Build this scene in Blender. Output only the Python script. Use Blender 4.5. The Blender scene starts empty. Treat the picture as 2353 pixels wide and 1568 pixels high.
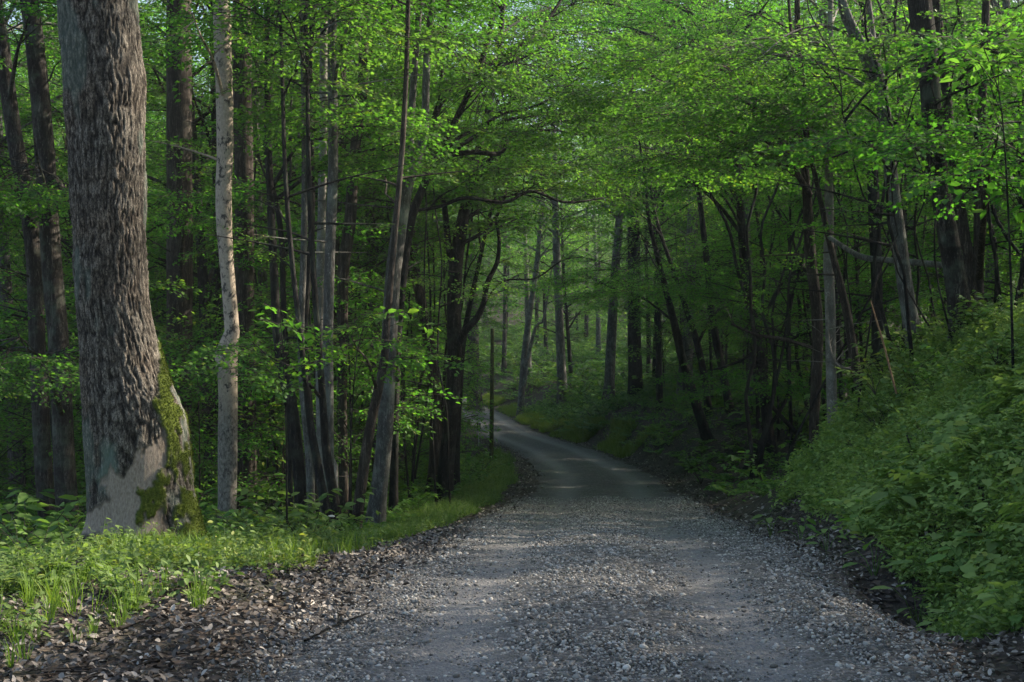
import bpy, math, random
import numpy as np
from mathutils import Vector
rng = np.random.default_rng(7)
random.seed(7)
S = bpy.context.scene
COL = S.collection
PI = math.pi
ZC = 1.8                      # eye height above the road at the camera
F = 2353 * 50 / 36.0          # focal length in the units the photograph was measured in

# ------------------------------------------------------------------ noise
def _h(i, j, k):
    n = (i * 374761393 + j * 668265263 + k * 2147483647 + 1274126177) & 0xFFFFFFFF
    n = ((n ^ (n >> 13)) * 1274126177) & 0xFFFFFFFF
    n = n ^ (n >> 16)
    return (n & 0xFFFF) / 65535.0
def noise(x, y, z=0.0):
    x, y, z = np.broadcast_arrays(np.asarray(x, float), np.asarray(y, float), np.asarray(z, float))
    i, j, k = np.floor(x).astype(np.int64), np.floor(y).astype(np.int64), np.floor(z).astype(np.int64)
    u, v, w = x - i, y - j, z - k
    u, v, w = u*u*(3-2*u), v*v*(3-2*v), w*w*(3-2*w)
    def L(a, b, t): return a + (b - a) * t
    return L(L(L(_h(i,j,k), _h(i+1,j,k), u), L(_h(i,j+1,k), _h(i+1,j+1,k), u), v),
             L(L(_h(i,j,k+1), _h(i+1,j,k+1), u), L(_h(i,j+1,k+1), _h(i+1,j+1,k+1), u), v), w)
def fbm(x, y, z=0.0, o=3):
    s, a, t = 0, 1.0, 0
    for q in range(o):
        s = s + a * noise(np.asarray(x) * 2**q + 17*q, np.asarray(y) * 2**q + 5*q, np.asarray(z) * 2**q); t += a; a *= .5
    return s / t

# ------------------------------------------------------------------ terrain
RD = np.array([(-60,.2,-1.9),(-10,.3,-1.8),(3,.45,-1.8),(7.5,.49,-1.8),(9.84,.58,-1.80),(12.9,.80,-1.99),(18.4,1.11,-2.45),(24,1.5,-2.98),
    (32,2.05,-3.58),(42,2.6,-4.06),(50,2.5,-4.4),(62,1.85,-4.76),(70,1.0,-5.0),(78,.05,-5.2),(92,-1.25,-5.4),(103,-2.2,-5.4),(114,-4.2,-5.1),(125,-6.5,-4.7),(140,-11,-4.0),
    (170,-24,-1.5),(220,-50,5),(300,-80,17),(430,-100,34)], float)
_yy = np.arange(-60, 430, .5)
def _sm(a, w):
    k = np.hanning(w); k /= k.sum(); p = np.pad(a, w//2, mode='edge'); return np.convolve(p, k, 'valid')[:len(a)]
_xc = _sm(np.interp(_yy, RD[:,0], RD[:,1]), 13); _zr = _sm(np.interp(_yy, RD[:,0], RD[:,2]), 9)
def xc(y): return np.interp(y, _yy, _xc)
def zr(y): return np.interp(y, _yy, _zr)
PRO = [
 (-20, [(-60,-3),(-20,-2),(-10,-.5),(-5,.05),(-2.4,.05),(-1.8,0),(1.9,0),(2.3,.0),(3,.25),(3.8,1.0),(5.5,2.4),(8,3.4),(14,4.6),(60,9)]),
 (8,   [(-60,-3),(-20,-2.2),(-10,-.6),(-5,.05),(-2.4,.06),(-1.8,0),(1.9,0),(2.3,.02),(2.9,.22),(3.6,.85),(5.2,2.3),(7.5,3.3),(14,4.4),(60,9)]),
 (10.5,[(-60,-3),(-25,-3),(-11,-1.1),(-6,.02),(-2.6,.08),(-1.85,0),(1.6,0),(1.95,-.08),(2.25,-.42),(2.55,-.4),(3.2,.45),(5.0,2.2),(7.5,3.3),(14,4.4),(60,9)]),
 (12.6,[(-60,-3),(-25,-3),(-12,-1.4),(-6.6,-.35),(-4.5,.0),(-2.6,.02),(-1.9,0),(1.85,.02),(2.2,.12),(2.7,.35),(3.4,1.0),(5.0,2.5),(7.5,3.4),(14,4.3),(60,9)]),
 (15,  [(-60,-2),(-30,-3),(-14,-2),(-8,-.7),(-6,-.42),(-4.7,-.14),(-3,-.10),(-1.9,0),(1.9,0),(2.3,.1),(3.4,1.15),(5.0,2.75),(7,3.4),(14,4.2),(60,9)]),
 (20,  [(-60,0),(-18,-2),(-10,-1.4),(-6,-.6),(-3.7,-.34),(-2,-.02),(1.9,0),(2.2,.05),(3.4,1.25),(4.9,2.95),(6.5,3.3),(14,4.0),(60,9)]),
 (22.5,[(-60,1),(-18,-2),(-10,-1.4),(-6,-.6),(-3.7,-.3),(-2,-.02),(1.9,0),(2.2,.0),(3.5,1.0),(5.0,2.8),(6.5,3.3),(14,3.8),(60,9)]),
 (26.5,[(-60,2),(-25,-1.6),(-12,-1.2),(-7,-.7),(-4,-.16),(-2,-.02),(1.9,0),(2.3,.0),(3.5,.45),(4.6,1.1),(7,1.7),(14,2.8),(60,8)]),
 (36,  [(-60,3),(-25,-.8),(-12,-1.0),(-6,-.6),(-4.1,-.12),(-2,-.02),(1.9,0),(2.4,.0),(4,.4),(6,.9),(9,1.5),(60,8)]),
 (50,  [(-60,5),(-14,-.2),(-6,-.4),(-4.5,-.45),(-3,-.05),(-2,-.02),(1.9,0),(2.4,.1),(3.4,1.1),(5,2.1),(9,2.8),(60,9)]),
 (66,  [(-60,8),(-14,.2),(-8,-.8),(-4.5,-.95),(-2.4,-.05),(-2,-.02),(1.9,0),(2.4,.1),(3.2,1.1),(5,2.2),(9,2.8),(60,9)]),
 (88,  [(-60,9),(-14,.6),(-8,-.5),(-5,-.8),(-2.4,-.05),(-2,-.02),(1.9,0),(2.6,.1),(5,1.0),(9,1.8),(60,7)]),
 (120, [(-60,12),(-10,1.5),(-5,.8),(-2.4,0),(-2,0),(1.9,0),(2.6,.2),(6,1.6),(10,2.4),(60,7)]),
 (160, [(-60,14),(-10,2.5),(-5,1.2),(-2.4,0),(-2,0),(1.9,0),(2.6,.2),(6,1.2),(30,2.2),(80,8)]),
 (430, [(-60,14),(0,0),(60,4)])]
_sg = np.concatenate([np.arange(-60,-12,1.0), np.arange(-12,12,.1), np.arange(12,60.5,1.0)])
_pt = np.array([_sm(np.interp(_sg, [a for a,b in p], [b for a,b in p]), 3) for _, p in PRO])
_py = np.array([p[0] for p in PRO], float)
_low = np.clip((24.5 - _py)/4, 0, 1)[:, None] * np.clip((_sg - 3.2)/2, 0, 1)[None]
_pt = _pt - _low * .42
def ground(x, y):
    x, y = np.broadcast_arrays(np.asarray(x, float), np.asarray(y, float))
    s = x - xc(y)
    k = np.clip(np.searchsorted(_py, y) - 1, 0, len(_py) - 2)
    t = np.clip((y - _py[k]) / (_py[k+1] - _py[k]), 0, 1)
    t = t*t*(3-2*t)
    sf = np.clip(np.interp(s, _sg, np.arange(len(_sg))), 0, len(_sg) - 1.001)
    a = sf.astype(int); f = sf - a
    A = _pt[k, a]*(1-f) + _pt[k, a+1]*f
    B = _pt[k+1, a]*(1-f) + _pt[k+1, a+1]*f
    off = np.clip((np.abs(s) - 2.0) / 1.5, 0, 1)
    n = (fbm(x*.9, y*.9, 3.3) - .5) * .22 + (fbm(x*.2+9, y*.2, 1.1) - .5) * .8 * np.clip((np.abs(s)-5)/6, 0, 1) + (noise(x*5, y*5, 2) - .5) * .05
    return zr(y) + A + B*0 + (B - A) * t + n * off + ZC
def W(px, py, d): return np.array([(px - 1176.5) * d / F, d, (784 - py) * d / F + ZC])
def wx(px, d): return (px - 1176.5) * d / F

# ------------------------------------------------------------------ mesh helpers
def mesh(name, V, faces, mats, fmat=None, attr=None, smooth=False):
    """faces: list of (n,k) int arrays"""
    me = bpy.data.meshes.new(name)
    V = np.ascontiguousarray(V, np.float32)
    me.vertices.add(len(V)); me.vertices.foreach_set('co', V.ravel())
    lv = np.concatenate([f.ravel() for f in faces]).astype(np.int32)
    tot = np.concatenate([np.full(len(f), f.shape[1]) for f in faces])
    st = np.concatenate([[0], np.cumsum(tot)[:-1]]).astype(np.int32)
    me.loops.add(len(lv)); me.loops.foreach_set('vertex_index', lv)
    me.polygons.add(len(st)); me.polygons.foreach_set('loop_start', st)
    if fmat is not None: me.polygons.foreach_set('material_index', np.concatenate(fmat).astype(np.int32))
    if smooth: me.polygons.foreach_set('use_smooth', np.ones(len(st), bool))
    for k, v in (attr or {}).items():
        a = me.attributes.new(k, 'FLOAT', 'POINT'); a.data.foreach_set('value', np.ascontiguousarray(v, np.float32))
    me.update(calc_edges=True)
    for m in mats: me.materials.append(m)
    return me
def link(name, me, parent=None, loc=None):
    o = bpy.data.objects.new(name, me); COL.objects.link(o)
    if parent is not None: o.parent = parent
    if loc is not None: o.location = loc
    return o
def tag(o, label=None, cat=None, group=None, kind=None):
    if label: o['label'] = label
    if cat: o['category'] = cat
    if group: o['group'] = group
    if kind: o['kind'] = kind
    return o
def empty(name, loc, label, cat, group=None, rz=0, sc=1):
    o = bpy.data.objects.new(name, None); COL.objects.link(o); o.empty_display_size = .3
    o.location = loc; o.rotation_euler = (0, 0, rz); o.scale = (sc, sc, sc)
    return tag(o, label, cat, group)
def smooth_path(P, n):
    P = np.asarray(P, float)
    if len(P) < 3:
        t = np.linspace(0, 1, n)[:, None]; return P[0]*(1-t) + P[-1]*t
    d = np.concatenate([[0], np.cumsum(np.linalg.norm(np.diff(P[:, :3], axis=0), axis=1) + 1e-6)])
    Q = np.vstack([2*P[0]-P[1], P, 2*P[-1]-P[-2]])
    out = []
    for u in np.linspace(0, d[-1], n):
        i = min(np.searchsorted(d, u, 'right') - 1, len(P) - 2); t = (u - d[i]) / (d[i+1] - d[i])
        a, b, c, e = Q[i], Q[i+1], Q[i+2], Q[i+3]
        out.append(.5*((2*b) + (-a+c)*t + (2*a-5*b+4*c-e)*t*t + (-a+3*b-3*c+e)*t**3))
    return np.array(out)
class Tubes:
    def __init__(s): s.V = []; s.Q = []; s.n = 0
    def add(s, P, R, seg=8, rough=0.0, freq=3.0, flare=None):
        P = np.asarray(P, float); R = np.asarray(R, float); m = len(P)
        T = np.gradient(P, axis=0); T /= np.linalg.norm(T, axis=1)[:, None] + 1e-9
        mean = np.abs(T).mean(0); ref = np.zeros(3); ref[np.argmin(mean)] = 1
        A = np.cross(T, ref); A /= np.linalg.norm(A, axis=1)[:, None] + 1e-9
        B = np.cross(T, A)
        th = np.linspace(0, 2*PI, seg, endpoint=False)
        rr = np.repeat(R[:, None], seg, 1)
        if flare is not None: rr = rr * flare(np.arange(m), th)
        D = A[:, None]*np.cos(th)[None, :, None] + B[:, None]*np.sin(th)[None, :, None]
        V = P[:, None] + D * rr[..., None]
        if rough:
            n = fbm(V[..., 0]*freq, V[..., 1]*freq, V[..., 2]*freq*.35, 2)
            V = V + D * ((n - .5) * rough * rr)[..., None]
        i = np.arange(m-1)[:, None]*seg; j = np.arange(seg)[None]; k = (j+1) % seg
        q = np.stack([i+j, i+k, i+seg+k, i+seg+j], -1).reshape(-1, 4) + s.n
        s.V.append(V.reshape(-1, 3)); s.Q.append(q); s.n += m*seg
        return s
    def mesh(s, name, mat, smooth=True):
        return mesh(name, np.vstack(s.V), [np.vstack(s.Q)], [mat], smooth=smooth)
    def VQ(s): return np.vstack(s.V), np.vstack(s.Q)

# ------------------------------------------------------------------ materials
def mat(name):
    m = bpy.data.materials.new(name); m.use_nodes = True; nt = m.node_tree; nt.nodes.clear()
    return m, nt, nt.nodes, nt.links
def N(nt, t, **kw):
    n = nt.nodes.new(t)
    for k, v in kw.items():
        if k in ('i',):
            for a, b in v.items(): n.inputs[a].default_value = b
        else: setattr(n, k, v)
    return n
def ramp(nt, fac, stops):
    r = nt.nodes.new('ShaderNodeValToRGB'); e = r.color_ramp.elements
    while len(e) < len(stops): e.new(.5)
    for q, (p, c) in zip(e, stops): q.position = p; q.color = (*c, 1)
    nt.links.new(fac, r.inputs[0]); return r.outputs[0]
def mix(nt, f, a, b, mode='MIX'):
    m = nt.nodes.new('ShaderNodeMix'); m.data_type = 'RGBA'; m.blend_type = mode
    for s, v in ((m.inputs[0], f), (m.inputs[6], a), (m.inputs[7], b)):
        if hasattr(v, 'links'): nt.links.new(v, s)
        elif isinstance(v, tuple): s.default_value = (*v, 1)
        else: s.default_value = v
    return m.outputs[2]
def coords(nt, sc=(1,1,1), kind='Object'):
    t = nt.nodes.new('ShaderNodeTexCoord'); mp = nt.nodes.new('ShaderNodeMapping'); mp.inputs['Scale'].default_value = sc
    nt.links.new(t.outputs[kind], mp.inputs['Vector']); return mp.outputs[0]
def tex(nt, vec, scale, detail=4, rough=.6, dist=0):
    n = nt.nodes.new('ShaderNodeTexNoise'); nt.links.new(vec, n.inputs['Vector'])
    n.inputs['Scale'].default_value = scale; n.inputs['Detail'].default_value = detail; n.inputs['Roughness'].default_value = rough; n.inputs['Distortion'].default_value = dist
    return n.outputs['Fac']
def vor(nt, vec, scale, feat='F1', out='Distance'):
    n = nt.nodes.new('ShaderNodeTexVoronoi'); n.feature = feat; nt.links.new(vec, n.inputs['Vector']); n.inputs['Scale'].default_value = scale
    return n.outputs[out]
def math_(nt, op, a, b=0.0, clamp=False):
    m = nt.nodes.new('ShaderNodeMath'); m.operation = op; m.use_clamp = clamp
    for s, v in ((m.inputs[0], a), (m.inputs[1], b)):
        if hasattr(v, 'links'): nt.links.new(v, s)
        else: s.default_value = v
    return m.outputs[0]
def attr(nt, n):
    a = nt.nodes.new('ShaderNodeAttribute'); a.attribute_name = n; return a.outputs['Fac']
def finish(nt, col, rough=.85, bump=None, bs=.3, bd=.02, spec=.25):
    p = nt.nodes.new('ShaderNodeBsdfPrincipled'); o = nt.nodes.new('ShaderNodeOutputMaterial')
    if hasattr(col, 'links'): nt.links.new(col, p.inputs['Base Color'])
    else: p.inputs['Base Color'].default_value = (*col, 1)
    p.inputs['Roughness'].default_value = rough; p.inputs['Specular IOR Level'].default_value = spec
    if bump is not None:
        b = nt.nodes.new('ShaderNodeBump'); b.inputs['Strength'].default_value = bs; b.inputs['Distance'].default_value = bd
        nt.links.new(bump, b.inputs['Height']); nt.links.new(b.outputs[0], p.inputs['Normal'])
    nt.links.new(p.outputs[0], o.inputs[0]); return p

def bark(name, dark, mid, light, sc=14, lich=(.16,.2,.15), la=.35, bd=.03, stretch=.16):
    m, nt, nd, lk = mat(name)
    v = coords(nt, (1, 1, stretch)); v1 = coords(nt)
    n1 = tex(nt, v, sc, 6, .7, .6)
    n2 = tex(nt, v, sc*2.4, 5, .75, 1.0)
    rg = math_(nt, 'SUBTRACT', 1.0, math_(nt, 'MULTIPLY', math_(nt, 'ABSOLUTE', math_(nt, 'SUBTRACT', n2, .5)), 5.0), True)
    h = math_(nt, 'SUBTRACT', math_(nt, 'ADD', math_(nt, 'MULTIPLY', n1, .9), .1), math_(nt, 'MULTIPLY', rg, .32))
    c = ramp(nt, h, [(.30, dark), (.44, mid), (.62, light)])
    l = math_(nt, 'MULTIPLY', math_(nt, 'SUBTRACT', tex(nt, v1, 2.3, 5, .65), .5, True), 7.0, True)
    l = math_(nt, 'MULTIPLY', l, la)
    c = mix(nt, l, c, lich)
    finish(nt, c, .9, h, .9, bd)
    return m
M = {}
M['bark'] = bark('furrowed_bark', (.018,.015,.013), (.075,.065,.056), (.19,.175,.155))
M['bark_dark'] = bark('dark_bark', (.009,.008,.007), (.036,.032,.028), (.13,.118,.105), 16, (.07,.09,.065), .4)
M['bark_grey'] = bark('grey_bark', (.06,.058,.053), (.17,.165,.15), (.34,.33,.31), 20, (.24,.27,.23), .5, .012)
M['bark_brown'] = bark('brown_bark', (.025,.019,.015), (.095,.076,.062), (.22,.185,.155), 20, (.13,.13,.1), .25, .02, .1)
M['bark_pale'] = bark('smooth_pale_bark', (.14,.13,.115), (.27,.25,.225), (.40,.38,.35), 9, (.3,.32,.28), .5, .006, .5)
def birch():
    m, nt, nd, lk = mat('blotched_pale_bark')
    v = coords(nt, (1,1,.65)); n = tex(nt, v, 12, 6, .7, .3)
    c = ramp(nt, tex(nt, v, 40, 3), [(.3,(.26,.21,.16)), (.7,(.42,.35,.27))])
    d = math_(nt, 'MULTIPLY', math_(nt, 'SUBTRACT', n, .535, True), 16, True)
    c = mix(nt, d, c, (.055,.048,.042))
    z = nt.nodes.new('ShaderNodeSeparateXYZ'); nt.links.new(coords(nt), z.inputs[0])
    low = math_(nt, 'MULTIPLY', math_(nt, 'SUBTRACT', 2.5, z.outputs[2], True), 2.0, True)
    r = ramp(nt, tex(nt, coords(nt, (1,1,.6)), 26, 5, .7, .5), [(.36,(.045,.04,.035)), (.62,(.24,.22,.19))])
    c = mix(nt, low, c, r)
    finish(nt, c, .75, tex(nt, v, 30, 4), .5, .01); return m
M['birch'] = birch()
def bigbark():
    m, nt, nd, lk = mat('old_furrowed_bark')
    v = coords(nt, (1,1,.22)); v1 = coords(nt)
    g = attr(nt, 'ridge'); n1 = tex(nt, v, 38, 5, .75, .7)
    h = math_(nt, 'ADD', math_(nt, 'MULTIPLY', g, .5), math_(nt, 'MULTIPLY', n1, .75))
    c = ramp(nt, h, [(.36,(.008,.007,.006)), (.55,(.042,.036,.029)), (.70,(.098,.087,.072)), (.88,(.20,.182,.155))])
    fine = tex(nt, coords(nt, (1,1,.42)), 85, 4, .75, .8)
    c = mix(nt, 1.0, c, ramp(nt, fine, [(.38,(.12,.12,.12)), (.5,(.85,.85,.85)), (.64,(1.8,1.76,1.7))]), 'MULTIPLY')
    warm = math_(nt, 'MULTIPLY', math_(nt, 'SUBTRACT', tex(nt, v1, 1.7, 3), .5, True), 4, True)
    c = mix(nt, math_(nt, 'MULTIPLY', warm, .4), c, mix(nt, 1.0, c, (1.2,.85,.6), 'MULTIPLY'))
    li = attr(nt, 'lichen'); c = mix(nt, li, c, mix(nt, n1, (.10,.15,.12), (.22,.3,.25)))
    b = attr(nt, 'bare')
    bc = ramp(nt, tex(nt, coords(nt,(1,1,.4)), 60, 4, .6), [(.3,(.17,.135,.105)), (.7,(.33,.275,.22))])
    c = mix(nt, b, c, bc)
    mo = attr(nt, 'moss'); mc = ramp(nt, tex(nt, v1, 40, 4), [(.3,(.035,.055,.006)), (.7,(.13,.17,.018))])
    c = mix(nt, mo, c, mc)
    hh = math_(nt, 'ADD', math_(nt, 'MULTIPLY', math_(nt, 'ADD', n1, math_(nt, 'MULTIPLY', fine, .6)), math_(nt, 'SUBTRACT', 1.0, math_(nt, 'MULTIPLY', b, .85))), math_(nt, 'MULTIPLY', tex(nt, v1, 160, 3), .3))
    finish(nt, c, .92, hh, .9, .022); return m
M['big'] = bigbark()
def leafmat(name, a, b, tr, trans=.45, hue=.35, yel=(.2,.24,.03), ro=.55, sp=.22):
    m, nt, nd, lk = mat(name)
    v = attr(nt, 'var'); oi = nt.nodes.new('ShaderNodeObjectInfo')
    c = mix(nt, v, a, b)
    c = mix(nt, math_(nt, 'MULTIPLY', math_(nt, 'SUBTRACT', v, .93, True), 9), c, yel)
    k = math_(nt, 'ADD', math_(nt, 'MULTIPLY', oi.outputs['Random'], hue), 1 - hue/2)
    cc = nt.nodes.new('ShaderNodeCombineColor'); lk.new(k, cc.inputs[0]); cc.inputs[1].default_value = 1.0; lk.new(k, cc.inputs[2])
    c = mix(nt, 1.0, c, cc.outputs[0], 'MULTIPLY')
    p = nt.nodes.new('ShaderNodeBsdfPrincipled'); lk.new(c, p.inputs['Base Color']); p.inputs['Roughness'].default_value = ro; p.inputs['Specular IOR Level'].default_value = sp
    t = nt.nodes.new('ShaderNodeBsdfTranslucent'); lk.new(mix(nt, 1.0, c, tr, 'MULTIPLY'), t.inputs[0])
    ms = nt.nodes.new('ShaderNodeMixShader'); ms.inputs[0].default_value = trans
    o = nt.nodes.new('ShaderNodeOutputMaterial'); lk.new(p.outputs[0], ms.inputs[1]); lk.new(t.outputs[0], ms.inputs[2]); lk.new(ms.outputs[0], o.inputs[0])
    return m
M['leaf'] = leafmat('tree_leaves', (.045,.120,.030), (.118,.228,.045), (1.65,2.05,.75), .54)
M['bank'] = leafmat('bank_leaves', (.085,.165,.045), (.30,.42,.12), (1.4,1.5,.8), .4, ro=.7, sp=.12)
M['herb'] = leafmat('herb_leaves', (.062,.132,.034), (.165,.265,.07), (1.5,1.6,.8), .4)
M['grass'] = leafmat('grass_blades', (.08,.16,.02), (.16,.26,.04), (1.5,1.5,.8), .4)
def simple(name, cols, sc=8, rough=.85, spec=.2, at=None, tr=0):
    m, nt, nd, lk = mat(name)
    f = attr(nt, at) if at else tex(nt, coords(nt), sc, 4)
    n = len(cols); c = ramp(nt, f, [(.0 + (q/(n-1)) if at else .3 + .4*q/(n-1), cols[q]) for q in range(n)])
    finish(nt, c, rough, tex(nt, coords(nt), sc*3, 3), .3, .004, spec); return m
M['dead'] = simple('dead_leaves', [(.026,.021,.018),(.095,.079,.066),(.21,.184,.158),(.48,.435,.385)], 30, .7, .3, 'var')
M['stone'] = simple('gravel_stones', [(.032,.029,.025),(.125,.116,.102),(.285,.267,.24),(.54,.515,.47)], 60, .8, .3, 'var')
M['twig'] = simple('twigs', [(.03,.024,.02),(.07,.06,.05)], 30)
M['pole'] = simple('weathered_green_pole', [(.045,.05,.02),(.10,.11,.045)], 10)
M['wood'] = simple('split_wood', [(.10,.055,.03),(.30,.19,.11)], 20)
M['plate'] = simple('pale_plate', [(.3,.3,.3),(.4,.4,.4)], 20)
M['black'] = simple('dark_strip', [(.01,.01,.012),(.02,.02,.02)], 20)
M['fungus'] = simple('white_fungus', [(.5,.48,.44),(.7,.68,.64)], 20)
M['moss'] = simple('moss_tufts', [(.03,.05,.006),(.075,.10,.012),(.14,.17,.02)], 30, .95, .1, 'var')
def soil():
    m, nt, nd, lk = mat('leaf_strewn_soil')
    v = coords(nt); n = tex(nt, v, 3, 6, .7)
    c = ramp(nt, n, [(.3,(.012,.010,.008)), (.55,(.036,.029,.023)), (.75,(.075,.062,.05))])
    k = vor(nt, v, 16, 'F1', 'Color'); s = nt.nodes.new('ShaderNodeSeparateColor'); lk.new(k, s.inputs[0])
    f = math_(nt, 'MULTIPLY', math_(nt, 'SUBTRACT', s.outputs[0], .6, True), 1.6, True)
    c = mix(nt, f, c, (.15,.11,.085))
    g = math_(nt, 'MULTIPLY', math_(nt, 'SUBTRACT', tex(nt, v, .8, 4), .5, True), 5, True)
    c = mix(nt, math_(nt, 'MULTIPLY', g, .5), c, (.025,.05,.015))
    finish(nt, c, .95, math_(nt, 'ADD', n, vor(nt, v, 16)), .8, .05); return m
M['soil'] = soil()
def roadm():
    m, nt, nd, lk = mat('grey_gravel')
    v = coords(nt); s = attr(nt, 'lat')       # 0 centre, 1 edge
    k = vor(nt, v, 33, 'F1', 'Color'); sp = nt.nodes.new('ShaderNodeSeparateColor'); lk.new(k, sp.inputs[0])
    k2 = vor(nt, v, 95, 'F1', 'Color'); sp2 = nt.nodes.new('ShaderNodeSeparateColor'); lk.new(k2, sp2.inputs[0])
    c = ramp(nt, sp.outputs[0], [(0,(.06,.057,.053)), (.4,(.11,.107,.102)), (.85,(.235,.229,.218)), (1,(.40,.39,.375))])
    c2 = ramp(nt, sp2.outputs[0], [(0,(.09,.086,.08)), (.6,(.15,.146,.14)), (1,(.26,.254,.243))])
    tr = attr(nt, 'track'); c = mix(nt, math_(nt, 'ADD', math_(nt, 'MULTIPLY', tr, .5), .3, True), c, c2)
    n = tex(nt, v, 1.3, 5, .7)
    c = mix(nt, 1.0, c, ramp(nt, n, [(.3,(.72,.70,.69)), (.7,(1.05,1.05,1.05))]), 'MULTIPLY')
    e = math_(nt, 'MULTIPLY', math_(nt, 'SUBTRACT', math_(nt, 'ADD', s, math_(nt, 'MULTIPLY', math_(nt, 'SUBTRACT', tex(nt, v, 5, 5, .7), .5), .7)), .82, True), 6, True)
    c = mix(nt, math_(nt, 'MULTIPLY', e, .85), c, mix(nt, sp.outputs[1], (.03,.024,.02), (.14,.11,.09)))
    grit = ramp(nt, tex(nt, v, 14, 6, .85), [(.32,(.42,.42,.43)), (.5,(.95,.95,.95)), (.66,(1.5,1.48,1.45))])
    c = mix(nt, 1.0, c, grit, 'MULTIPLY')
    c = mix(nt, 1.0, c, ramp(nt, tr, [(0,(.74,.74,.76)), (.8,(1.12,1.12,1.14))]), 'MULTIPLY')
    c = mix(nt, math_(nt, 'MULTIPLY', tr, .4), c, (.235,.235,.24))
    h = math_(nt, 'ADD', vor(nt, v, 42), math_(nt, 'MULTIPLY', vor(nt, v, 95), .5))
    finish(nt, c, .85, h, .9, .02, .3); return m
M['road'] = roadm()

# ------------------------------------------------------------------ ground sheet and road sheet
def axis(a, b, c0, fine, grow):
    out = [c0]; st = fine
    while out[-1] < b: out.append(out[-1] + st); st = fine if out[-1] < 14 + c0*0 and grow == 0 else st * (1 + grow)
    lo = [c0]; st = fine
    while lo[-1] > a: lo.append(lo[-1] - st); st *= 1 + grow
    return np.array(lo[::-1] + out[1:])
gx = axis(-320, 320, 1.0, .10, .022)
gy = np.concatenate([axis(-60, 6, 6, .5, .05)[:-1], np.arange(6, 30, .12), axis(29, 430, 30, .14, .02)])
gy = np.unique(np.round(gy[(gy < 430)], 4))
X, Y = np.meshgrid(gx, gy)
sd = np.abs(X - xc(Y))
half = 1.78 + .16*np.exp(-((Y-15)/5)**2) + (fbm(X*.0 + 3, Y*.6, 5) - .5) * .5
under = np.clip((half - .12 - sd) / .3, 0, 1) * (Y < 185)
Z = ground(X, Y) - .12 * under
ny, nx = X.shape
idx = np.arange(ny*nx).reshape(ny, nx)
q = np.stack([idx[:-1,:-1], idx[:-1,1:], idx[1:,1:], idx[1:,:-1]], -1).reshape(-1, 4)
link_ = link('ground', mesh('ground', np.stack([X, Y, Z], -1).reshape(-1, 3), [q], [M['soil']], smooth=True)); tag(link_, kind='structure')
ry = np.concatenate([np.arange(-58, 4, .5), np.arange(4, 22, .06), np.arange(22, 60, .15), np.arange(60, 180, .5)])
rs = np.linspace(-2.35, 2.35, 95)
SS, RY = np.meshgrid(rs, ry)
RX = SS + xc(RY)
hw = 1.78 + .16*np.exp(-((RY-15)/5)**2) + (fbm(3, RY*.6, 5) - .5) * .5 + (fbm(SS*1.5 + 40, RY*1.3, 7) - .5) * .5
edge = np.clip((np.abs(SS) - hw) / .35, 0, 1)
track = np.exp(-((np.abs(SS) - .82 - .12*noise(RY*.3, 2))/.3)**2)
RZ = ground(RX, RY) + .012 - edge * .22 - track*.022 + ((noise(RX*7, RY*7, 1)-.5)*.02 + (noise(RX*22, RY*22, 1)-.5)*.012)*(RY < 21) + .03*np.exp(-(SS/.4)**2)
idx = np.arange(RX.size).reshape(RX.shape)
q = np.stack([idx[:-1,:-1], idx[:-1,1:], idx[1:,1:], idx[1:,:-1]], -1).reshape(-1, 4)
tag(link('gravel_road', mesh('gravel_road', np.stack([RX, RY, RZ], -1).reshape(-1, 3), [q], [M['road']], smooth=True,
    attr={'lat': np.abs(SS).ravel()/1.9, 'track': track.ravel()})), kind='structure')
def roadz(x, y):
    s = x - xc(y); return ground(x, y) - .022*np.exp(-((np.abs(s)-.88)/.3)**2) + .012 + .03*np.exp(-(s/.4)**2)

# ------------------------------------------------------------------ leaves, sprays and plants
def leaf_shape(kind):
    if kind == 'quad':
        V = np.array([(0,0,0),(.45,-.27,.07),(1,0,-.05),(.45,.27,.07)]); Fc = [np.array([(0,1,2),(0,2,3)])]
    elif kind == 'oval':
        V = np.array([(0,0,0),(.3,-.24,.05),(.68,-.2,.03),(1,0,-.08),(.68,.2,.03),(.3,.24,.05),(.5,0,-.01)])
        Fc = [np.array([(0,1,6),(1,2,6),(2,3,6),(3,4,6),(4,5,6),(5,0,6)])]
    elif kind == 'lobed':
        a = [(0,0),(.12,-.42),(.36,-.26),(.55,-.52),(.62,-.22),(1,0),(.62,.22),(.55,.52),(.36,.26),(.12,.42)]
        V = np.array([(x, y, -.12*abs(y) - .06*x*x) for x, y in a]); Fc = [np.array([(0,1,2),(0,2,3),(0,3,4),(0,4,5),(0,5,6),(0,6,7),(0,7,8),(0,8,9)])]
    return V, Fc[0]
def rotm(yaw, pitch, roll):
    cy, sy, cp, sp, cr, sr = np.cos(yaw), np.sin(yaw), np.cos(pitch), np.sin(pitch), np.cos(roll), np.sin(roll)
    R = np.empty(yaw.shape + (3, 3))
    R[...,0,0]=cy*cp; R[...,0,1]=cy*sp*sr-sy*cr; R[...,0,2]=cy*sp*cr+sy*sr
    R[...,1,0]=sy*cp; R[...,1,1]=sy*sp*sr+cy*cr; R[...,1,2]=sy*sp*cr-cy*sr
    R[...,2,0]=-sp;   R[...,2,1]=cp*sr;          R[...,2,2]=cp*cr
    return R
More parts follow.
